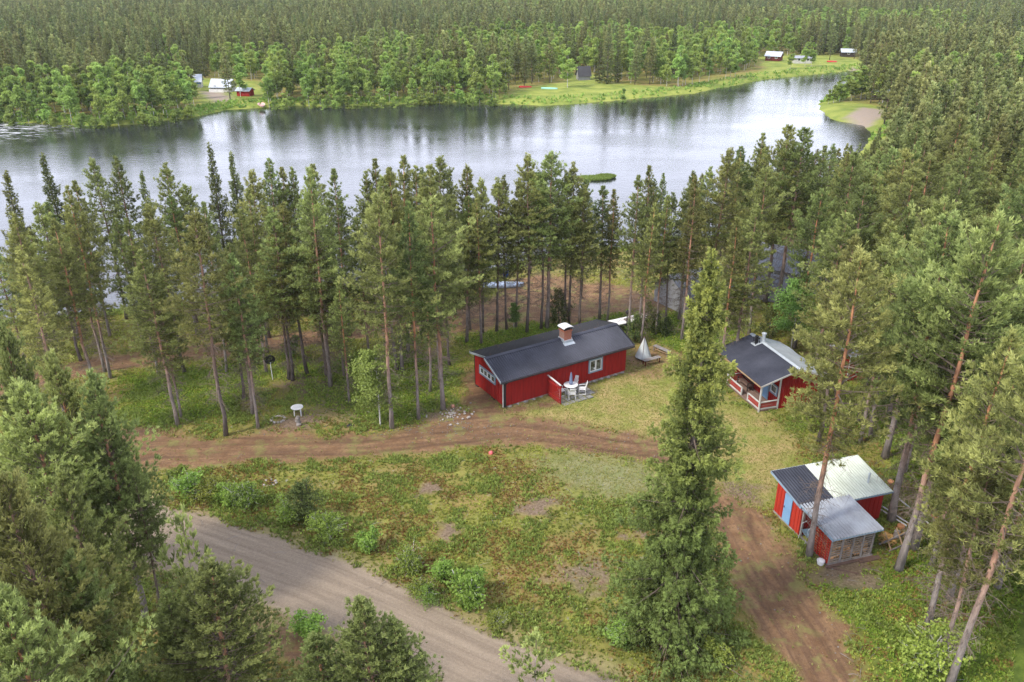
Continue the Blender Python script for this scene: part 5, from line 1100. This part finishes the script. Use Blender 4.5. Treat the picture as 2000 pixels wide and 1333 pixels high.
SH = [(372, 968, 1.2, 'bright green birch scrub at the left end of the road verge'), (408, 972, 1.25, 'bright scrub second along the road verge'), (445, 985, 1.1, 'bright scrub third along the road verge'), (486, 992, 1.2, 'bright round scrub left of the juniper'), (340, 950, .9, 'low bright scrub nearest the left pines on the verge'), (566, 1020, 1.0, 'shrub at the left foot of the juniper'),
      (650, 1045, 1.2, 'shrub at the right foot of the juniper'), (726, 1075, 1.0, 'loose shrub midway along the road verge'), (803, 1118, 1.0, 'yellow-green shrub above the road bend'), (862, 1130, 1.0, 'green shrub above the road, right of the yellow-green one'), (820, 1165, .8, 'low shrub on the gravel edge'), (836, 1180, .6, 'tiny shrub on the gravel edge'), (914, 1186, 1.5, 'large bright green bush at the gravel edge'),
      (968, 1222, .7, 'small shrub on the gravel edge below the large bright bush'), (1412, 1300, 1.0, 'shrub at the right foot of the tall lone spruce'), (1210, 1250, 1.0, 'shrub at the left foot of the tall lone spruce'), (1800, 1300, 1.5, 'pale green bush in the lower right'), (600, 1240, 1.1, 'yellowish bush below the brown road bank'), (470, 695, .7, 'small shrub behind the satellite dish'), (565, 700, 1.1, 'young shrub right of the satellite dish'),
      (1150, 900 - 0, .01, '')]
for k, (px, py, s, lb) in enumerate(SH):
    if not lb: continue
    x_, y_ = G(px, py); tree('shrub', SHRUBS, k % 5, x_, y_, s * rngt.uniform(.75, 1.1), k * 2.1, lb, 'shrub', 'shrubs', gz(x_, y_) - .02, sx=s * 1.2)
x_, y_ = G(603, 1025); tree('juniper_bush', [JUNIPER], 0, x_, y_, 1.3, 0, 'dark blue-green upright juniper bush on the road verge', 'juniper', None, 0)
rx, ry = G(603, 1000)
M['herb_'] = foliage_mat('reed', (.13, .18, .045), (.24, .32, .08), hue=0)
# reed islands
for px, py, rx_, ry_, lb in ((1048, 345, 2.3, 1.4, 'grassy reed islet half hidden by a tall pine top'), (1160, 350, 2.9, 1.3, 'larger oval reed islet in the river'), (1183, 347, 1.6, 1.1, 'small reed islet touching the larger one')):
    x_, y_ = G(px, py, WZ); rng = np.random.default_rng(int(px)); N = 2200; a = rng.uniform(0, 6.28, N); r_ = np.sqrt(rng.random(N)); P = np.stack([x_ + rx_ * r_ * np.cos(a), y_ + ry_ * 1.1 * r_ * np.sin(a), np.full(N, WZ)], 1)
    V, F2, T_ = blades(P, np.tile([0, 0, 1.0], (N, 1)), 2, .42, .05, .3, rng, rng.uniform(.1, .7, N)); tag(link('reed_islet', np_mesh('reed_islet', V, F2, [M['herb_']], {'tint': ('FACE', T_)})), lb, 'reed islet')
# --- trees across the river that stand out
def fartree(kind, bx_, by_, ty, label, group=None, wide=1.0, zz=-.1):
    sets = {'birch': (FAR_BIRCH, 10, 'birch_tree', 'birch'), 'pine': (FAR_PINE, 15, 'pine_tree', 'pine'), 'spruce': (FAR_SPRUCE, 16, 'spruce_tree', 'spruce')}; ps_, h0, nm, ct = sets[kind]
    x, y = G(bx_, by_, zz); v = (ty - 666.5) / CAM_F; dy = cos(CAM_P) - v * sin(CAM_P); dz = -sin(CAM_P) - v * cos(CAM_P); h = CAM_H + y * dz / dy - zz; s = h / h0
    gadd(x, y); return tree(nm, ps_, rngt.randrange(len(ps_)), x, y, s, rngt.uniform(0, 6), label, ct, group, gz(x, y), sx=s * wide)
FT = [('birch', 1108, 172, 96, 'full round birch standing alone on the far lawn'), ('birch', 1218, 193, 150, 'birch at the water edge of the far lawn'), ('birch', 1176, 194, 174, 'low round bush by the water on the far lawn'), ('spruce', 1185, 165, 58, 'tallest dark spruce behind the far lawn'), ('spruce', 1205, 163, 80, 'dark spruce right beside the tallest one behind the far lawn'), ('spruce', 1170, 163, 85, 'dark spruce left beside the tallest one behind the far lawn'),
      ('spruce', 1312, 150, 55, 'dark spruce above the right end of the far lawn'), ('pine', 1240, 166, 90, 'broad pine right of the far spruces'), ('birch', 1290, 165, 120, 'rounded birch right of the far spruces'), ('pine', 372, 195, 108, 'pine in front of the white cottage across the river'), ('pine', 450, 197, 95, 'pine in front of the veranda cottage across the river'), ('birch', 470, 190, 110, 'tall birch right of the veranda cottage across the river'),
      ('birch', 1543, 135, 95, 'birch with white stem left of the far white cabin'), ('birch', 1572, 131, 85, 'birch with white stem in front of the far white cabin'), ('birch', 1584, 131, 85, 'birch with white stem right of the far white cabin'), ('pine', 1620, 118, 50, 'dark pine behind the red upturned boat'), ('pine', 1668, 116, 55, 'broad pine over the far dark cabin'), ('birch', 985, 190, 155, 'greyish leafy bush where the far lawn begins'),
      ('birch', 1640, 198, 150, 'birch at the back of the sandy spit, leftmost'), ('birch', 1662, 198, 142, 'birch at the back of the sandy spit, second'), ('birch', 1680, 195, 135, 'birch at the back of the sandy spit, third'), ('birch', 1628, 200, 165, 'low leafy birch at the tip of the sandy spit'), ('pine', 1700, 203, 120, 'pine at the back of the sandy spit'), ('pine', 1716, 205, 115, 'pine right behind the sand of the spit')]
for k_, a, b, c, lb in FT: fartree(k_, a, b, c, lb, wide=1.5 if 1600 < a < 1690 and b > 190 else 1.15)
for i_, (a, b, c) in enumerate([(1618, 200, 172), (1650, 194, 148), (1671, 192, 140), (1690, 194, 132), (1634, 195, 158), (1705, 193, 125), (1660, 189, 140), (1682, 187, 130)]): fartree('birch', a, b, c, 'leafy birch in the grove at the back of the sandy spit', 'birches of the grove on the spit', 1.5)
# belt of birches along the far shore
fs = np.array(far_shore[2:24], float); cnt = 0
for it in range(900):
    if cnt >= 215: break
    px_ = rngt.uniform(-20, 1500); sy = np.interp(px_, fs[:, 0], fs[:, 1]); d_ = rngt.uniform(3, 22); x, y = G(px_, sy, 0); y += d_ * 1.0; x *= (y / (y - d_))
    if any(inside(x, y, p) for p in MEADOW) or not gfree(x, y, 1.9): continue
    gadd(x, y); low = d_ < 8; s = rngt.uniform(.35, .6) if low else rngt.uniform(.65, 1.1); sec = 'left of the white cottage' if px_ < 370 else 'left of the far lawn' if px_ < 1000 else 'right of the far lawn'
    ln_ = ('low birch' if low else 'light green birch') + ' in the belt along the far shore ' + sec
    tree('birch_tree', FAR_BIRCH, rngt.randrange(3), x, y, s, rngt.uniform(0, 6), ln_, 'birch', ln_.replace('birch', 'birches', 1), gz(x, y), sx=s * (1.35 if low else 1.0)); cnt += 1
# --- the forest beyond
rngn = np.random.default_rng(7); N = 46000
yy = np.sqrt(rngn.uniform(190**2, 720**2, N)); xx = rngn.uniform(-.70, .72, N) * yy
rdv = river_d(xx, yy); ok = rdv > 12
for p in MEADOW: ok &= sdist(xx, yy, p) > 2
ok &= ~((xx > 60) & (yy < 300) & (sdist(xx, yy, RF) < 6))
fsx = GP(far_shore, 0); ok &= yy > np.interp(xx, fsx[1:, 0], fsx[1:, 1])
xx, yy = xx[ok], yy[ok]; g2 = {}; keep = []
for i in range(len(xx)):
    x, y = xx[i], yy[i]; c = (int(x // 4), int(y // 4)); good = True
    for a in range(c[0]-1, c[0]+2):
        for b in range(c[1]-1, c[1]+2):
            for q in g2.get((a, b), ()):
                if (q[0]-x)**2 + (q[1]-y)**2 < 6.0: good = False
    if good: g2.setdefault(c, []).append((x, y)); keep.append(i)
xx, yy = xx[keep], yy[keep]
b1 = fbm(xx * .012, yy * .012, 55, 4); b2 = fbm(xx * .03, yy * .03, 66, 3); u_ = rngn.random(len(xx))
sp = np.where((b1 > .58) & (u_ < .8), 6 + rngn.integers(0, 3, len(xx)), np.where((b2 > .52) & (u_ < .6), 4 + rngn.integers(0, 2, len(xx)), rngn.integers(0, 4, len(xx))))
sp = np.where((sp < 4) & (u_ > .94), 7, sp)
sc = rngn.uniform(.55, 1.0, len(xx)) * (.86 + .28 * fbm(xx * .02, yy * .02, 88)); sc = np.where(sp >= 6, sc * 1.15, sc)
for x, y, s_, c_ in MASS: pass
mx_ = np.array([(a, b, c, d) for a, b, c, d in MASS]) if MASS else np.zeros((0, 4))
AX = np.concatenate([xx, mx_[:, 0]]); AY = np.concatenate([yy, mx_[:, 1]]); AS = np.concatenate([sp, mx_[:, 2]]); AC = np.concatenate([sc, mx_[:, 3]])
AZ = ground_z(AX, AY)
me = bpy.data.meshes.new('forest'); me.vertices.add(len(AX)); me.vertices.foreach_set('co', np.stack([AX, AY, AZ], 1).astype(np.float32).ravel())
a_ = me.attributes.new('sp', 'INT', 'POINT'); a_.data.foreach_set('value', AS.astype(np.int32))
a_ = me.attributes.new('sc', 'FLOAT', 'POINT'); a_.data.foreach_set('value', AC.astype(np.float32))
a_ = me.attributes.new('rz', 'FLOAT', 'POINT'); a_.data.foreach_set('value', rngn.uniform(0, 6.28, len(AX)).astype(np.float32)); me.update()
forest = link('forest', me); tag(forest, 'forest of pines, spruces and birches covering the land beyond the river', 'forest', kind='stuff')
# one standing tree of each far kind lends its mesh to the mass
protos = []
def find_far(me_):
    for o in bpy.data.objects:
        if o.data is me_: return o
    return None
for set_ in (FAR_PINE, FAR_SPRUCE, FAR_BIRCH):
    for tr_, cr_ in set_:
        o1, o2 = find_far(tr_), find_far(cr_)
        if o1 is None:
            ii = len(protos); px_ = 620 + ii * 90; nm = {0: 'pine', 1: 'spruce', 2: 'birch'}[0 if set_ is FAR_PINE else 1 if set_ is FAR_SPRUCE else 2]
            x, y = G(px_, 165); t = thing(nm + '_tree', '%s standing just behind the birch belt of the far shore' % nm, nm, (x, y, gz(x, y)), 0); o1 = link('trunk', tr_, t); o2 = link('crown', cr_, t)
        protos.append((o1, o2))
print('mass', len(AX))
ng = bpy.data.node_groups.new('forest_scatter', 'GeometryNodeTree')
ng.interface.new_socket('Geometry', in_out='INPUT', socket_type='NodeSocketGeometry'); ng.interface.new_socket('Geometry', in_out='OUTPUT', socket_type='NodeSocketGeometry')
N_ = ng.nodes; L_ = ng.links; gi = N_.new('NodeGroupInput'); go = N_.new('NodeGroupOutput'); jn = N_.new('GeometryNodeJoinGeometry')
def named(nm, ty):
    a = N_.new('GeometryNodeInputNamedAttribute'); a.data_type = ty; a.inputs['Name'].default_value = nm; return a.outputs['Attribute']
iop = N_.new('GeometryNodeInstanceOnPoints')
outs = []
for o1, o2 in protos:
    j2 = N_.new('GeometryNodeJoinGeometry')
    for o in (o1, o2):
        oi = N_.new('GeometryNodeObjectInfo'); oi.transform_space = 'ORIGINAL'; oi.inputs['Object'].default_value = o; L_.new(oi.outputs['Geometry'], j2.inputs[0])
    gt = N_.new('GeometryNodeGeometryToInstance'); L_.new(j2.outputs[0], gt.inputs[0]); outs.append(gt)
for gt in reversed(outs): L_.new(gt.outputs[0], jn.inputs[0])
L_.new(gi.outputs[0], iop.inputs['Points']); L_.new(jn.outputs[0], iop.inputs['Instance']); iop.inputs['Pick Instance'].default_value = True
L_.new(named('sp', 'INT'), iop.inputs['Instance Index']); L_.new(named('sc', 'FLOAT'), iop.inputs['Scale'])
cx = N_.new('ShaderNodeCombineXYZ'); L_.new(named('rz', 'FLOAT'), cx.inputs[2]); L_.new(cx.outputs[0], iop.inputs['Rotation']); L_.new(iop.outputs[0], go.inputs[0])
md = forest.modifiers.new('scatter', 'NODES'); md.node_group = ng

# ------------------------------------------------------------------ low plants
def cover(name, label, N, box, dens, n, bl, bw, spread, mat_, seed, tintf=None, zup=0.0):
    rng = np.random.default_rng(seed); x = rng.uniform(box[0], box[1], N); y = rng.uniform(box[2], box[3], N)
    keep = (np.abs(x) < y * .68 + 4) & (rng.random(N) < dens(x, y)); x = x[keep]; y = y[keep]
    # height from the ground grid
    ix = np.clip(np.searchsorted(xs, x) - 1, 0, nx - 2); iy = np.clip(np.searchsorted(ys, y) - 1, 0, ny - 2); Zg = Z.reshape(ny, nx)
    fx = (x - xs[ix]) / (xs[ix+1] - xs[ix]); fy = (y - ys[iy]) / (ys[iy+1] - ys[iy])
    z = (Zg[iy, ix]*(1-fx) + Zg[iy, ix+1]*fx)*(1-fy) + (Zg[iy+1, ix]*(1-fx) + Zg[iy+1, ix+1]*fx)*fy
    P = np.stack([x, y, z + zup], 1); t = tintf(x, y, rng) if tintf else rng.random(len(x))
    V, F2, T_ = blades(P, np.tile([0, 0, 1.0], (len(x), 1)), n, bl, bw, spread, rng, t)
    o = link(name, np_mesh(name, V, F2, [M[mat_]], {'tint': ('FACE', T_)})); tag(o, label, name.replace('_', ' '), kind='stuff'); print(name, len(x)); return o
def gridval(nm, x, y):
    ix = np.clip(np.searchsorted(xs, x), 0, nx - 1); iy = np.clip(np.searchsorted(ys, y), 0, ny - 1); return A[nm].reshape(ny, nx)[iy, ix]
def wild(x, y):
    d = 1 - np.maximum.reduce([gridval('road', x, y), gridval('dirt', x, y), gridval('lawn', x, y), gridval('pale', x, y), gridval('bare', x, y), gridval('mound', x, y) * .35])
    d = np.clip(d, 0, 1) ** 2
    for (c0, ca, X0, X1, Y0, Y1) in ((C0, CA, -.2, 11.8, -.2, 4.5), (S0, SA, -.1, 5, -.1, 6.3), (H0, HA, -.1, 2.6, -.1, 5.6), (H0, HA, 2.4, 5.4, -.1, 3)):
        lx_ = (x - c0[0]) * cos(ca) + (y - c0[1]) * sin(ca); ly_ = -(x - c0[0]) * sin(ca) + (y - c0[1]) * cos(ca); d = np.where((lx_ > X0) & (lx_ < X1) & (ly_ > Y0) & (ly_ < Y1), 0, d)
    return d * (river_d(x, y) > .8)
def gl(lo, hi, f, seed): return lambda x, y: sstep(lo, hi, fbm(x * f, y * f, seed, 3))
M['berry'] = foliage_mat('berry_shrub_leaves', (.145, .175, .038), (.35, .375, .08), hue=0, transl=.3)
M['blue'] = foliage_mat('blueberry_leaves', (.115, .185, .028), (.27, .38, .06), hue=0, transl=.38)
M['heather'] = foliage_mat('heather', (.20, .12, .048), (.36, .24, .08), hue=0, transl=.2)
M['grass'] = foliage_mat('grass_blades', (.22, .24, .065), (.42, .39, .15), hue=0, transl=.3)
M['herb'] = foliage_mat('herb_leaves', (.17, .23, .055), (.42, .52, .13), hue=0, transl=.35)
patch = gl(.35, .65, 1.1, 401); hp = gl(.47, .62, .5, 402); gp = gl(.46, .64, .9, 403)
cover('berry_shrubs', 'low dark green berry shrubs carpeting the forest floor around the clearing', 230000, (-48, 48, 26, 84), lambda x, y: wild(x, y) * (.3 + .7 * patch(x, y)) * np.clip(60 / y, .45, 1.2), 5, .13, .032, .65, 'berry', 1, lambda x, y, r: np.clip(fbm(x * .6, y * .6, 411) * 2.6 - .9 + .45 * (y > 53.5) + .15 * gridval('lush', x, y) + r.normal(0, .15, len(x)), 0, 1))  # tint raised towards the river, light put into shrubs that lie in shade
cover('blueberry_shrubs', 'bright green blueberry shrubs under the pines around the clearing', 260000, (-40, 44, 22, 80), lambda x, y: wild(x, y) * gridval('lush', x, y) * (.35 + .65 * patch(x, y)) * np.clip(60 / y, .5, 1.3), 5, .15, .036, .6, 'blue', 11)
cover('heather', 'reddish brown heather and moss in the rough ground between track and road', 70000, (-22, 26, 26, 52), lambda x, y: wild(x, y) * hp(x, y) * .75, 5, .13, .03, .6, 'heather', 2)
cover('herbs', 'bright green herbs growing in patches on the rough ground', 130000, (-30, 34, 24, 60), lambda x, y: wild(x, y) * gp(x, y) * 1.0, 6, .20, .032, .5, 'herb', 3)
cover('grass', 'short yellow-green grass on the lawn between the cabins', 120000, (-4, 30, 36, 66), lambda x, y: np.maximum(gridval('lawn', x, y) * (1 - gridval('dirt', x, y)), gridval('pale', x, y)) * (.35 + .65 * fbm(x, y, 421)), 4, .10, .014, .5, 'grass', 4)
cover('verge_grass', 'sparse tufts of grass along the verges of road and tracks', 50000, (-40, 34, 24, 62), lambda x, y: np.clip(4 * gridval('dirt', x, y) * (1 - gridval('dirt', x, y)) + 3 * gridval('road', x, y) * (1 - gridval('road', x, y)), 0, 1) * .8 + .05 * gridval('dirt', x, y), 5, .16, .02, .5, 'grass', 5)
def bank(x, y):
    r_ = river_d(x, y); return ((r_ > .1) & (r_ < 6)) * 1.0
cover('shore_shrubs', 'bright low willow scrub along the far river bank', 90000, (-140, 200, 165, 300), lambda x, y: bank(x, y) * (.3 + .7 * fbm(x * .2, y * .2, 431)) * (sdist(x, y, MEADOW[2]) > 1.5) * (.35 + .65 * (sdist(x, y, MEADOW[1]) > 6)), 4, .75, .22, .7, 'shrub', 6)
cover('bank_grass', 'tall green grass and sedge along the near river bank', 60000, (-52, 60, 60, 120), lambda x, y: ((river_d(x, y) > -.2) & (river_d(x, y) < 3.5)) * .9, 5, .45, .07, .4, 'herb', 7)
sk = MB(); rg = random.Random(123)
for k in range(420):
    px_, py_ = rg.choice([(rg.uniform(300, 1300), rg.uniform(890, 1260)), (rg.uniform(300, 900), rg.uniform(740, 840)), (rg.uniform(1640, 1900), rg.uniform(840, 1333))])
    x, y = G(px_, py_); a = rg.uniform(0, 6.28); L = rg.uniform(.15, .8); q = (x + L * cos(a), y + L * sin(a)); m_ = ((x + q[0]) / 2 + rg.uniform(-.05, .05), (y + q[1]) / 2 + rg.uniform(-.05, .05))
    sk.tube([(x, y, gz(x, y) + .05), (*m_, gz(*m_) + .10), (*q, gz(*q) + .05)], [.014, .011, .005], 3)
tag(sk.build('fallen_branches', M['wood_grey'], None), 'thin dead branches and twigs lying scattered over the clearing', 'branches', kind='stuff')
st_ = MB(); rg = random.Random(99)
for k in range(480):
    if rg.random() < .5: px_, py_ = rg.uniform(700, 960), rg.gauss(835, 10)
    else: px_, py_ = rg.choice([(rg.uniform(470, 660), rg.gauss(840, 10)), (rg.uniform(1400, 1640), rg.uniform(980, 1300)), (rg.uniform(860, 1250), rg.uniform(820, 880)), (rg.uniform(900, 1300), rg.uniform(900, 1200))])
    x, y = G(px_, py_); st_.blob((x, y, .02), rg.uniform(.015, .05), k, .6, 6)
tag(st_.build('loose_stones', M['slab'], None), 'small pale stones scattered along the dirt track', 'stones', kind='stuff')

# ------------------------------------------------------------------ the air
hm = bpy.data.materials.new('haze'); hm.use_nodes = True; hn = hm.node_tree.nodes; hn.clear()
pv = hn.new('ShaderNodeVolumePrincipled'); pv.inputs['Color'].default_value = (.9, .94, 1, 1); pv.inputs['Density'].default_value = .00009; pv.inputs['Anisotropy'].default_value = .2
ho = hn.new('ShaderNodeOutputMaterial'); hm.node_tree.links.new(pv.outputs[0], ho.inputs['Volume'])
tag(MB().box(-2700, 2700, -100, 5100, -6, 45).build('haze', hm), kind='stuff')
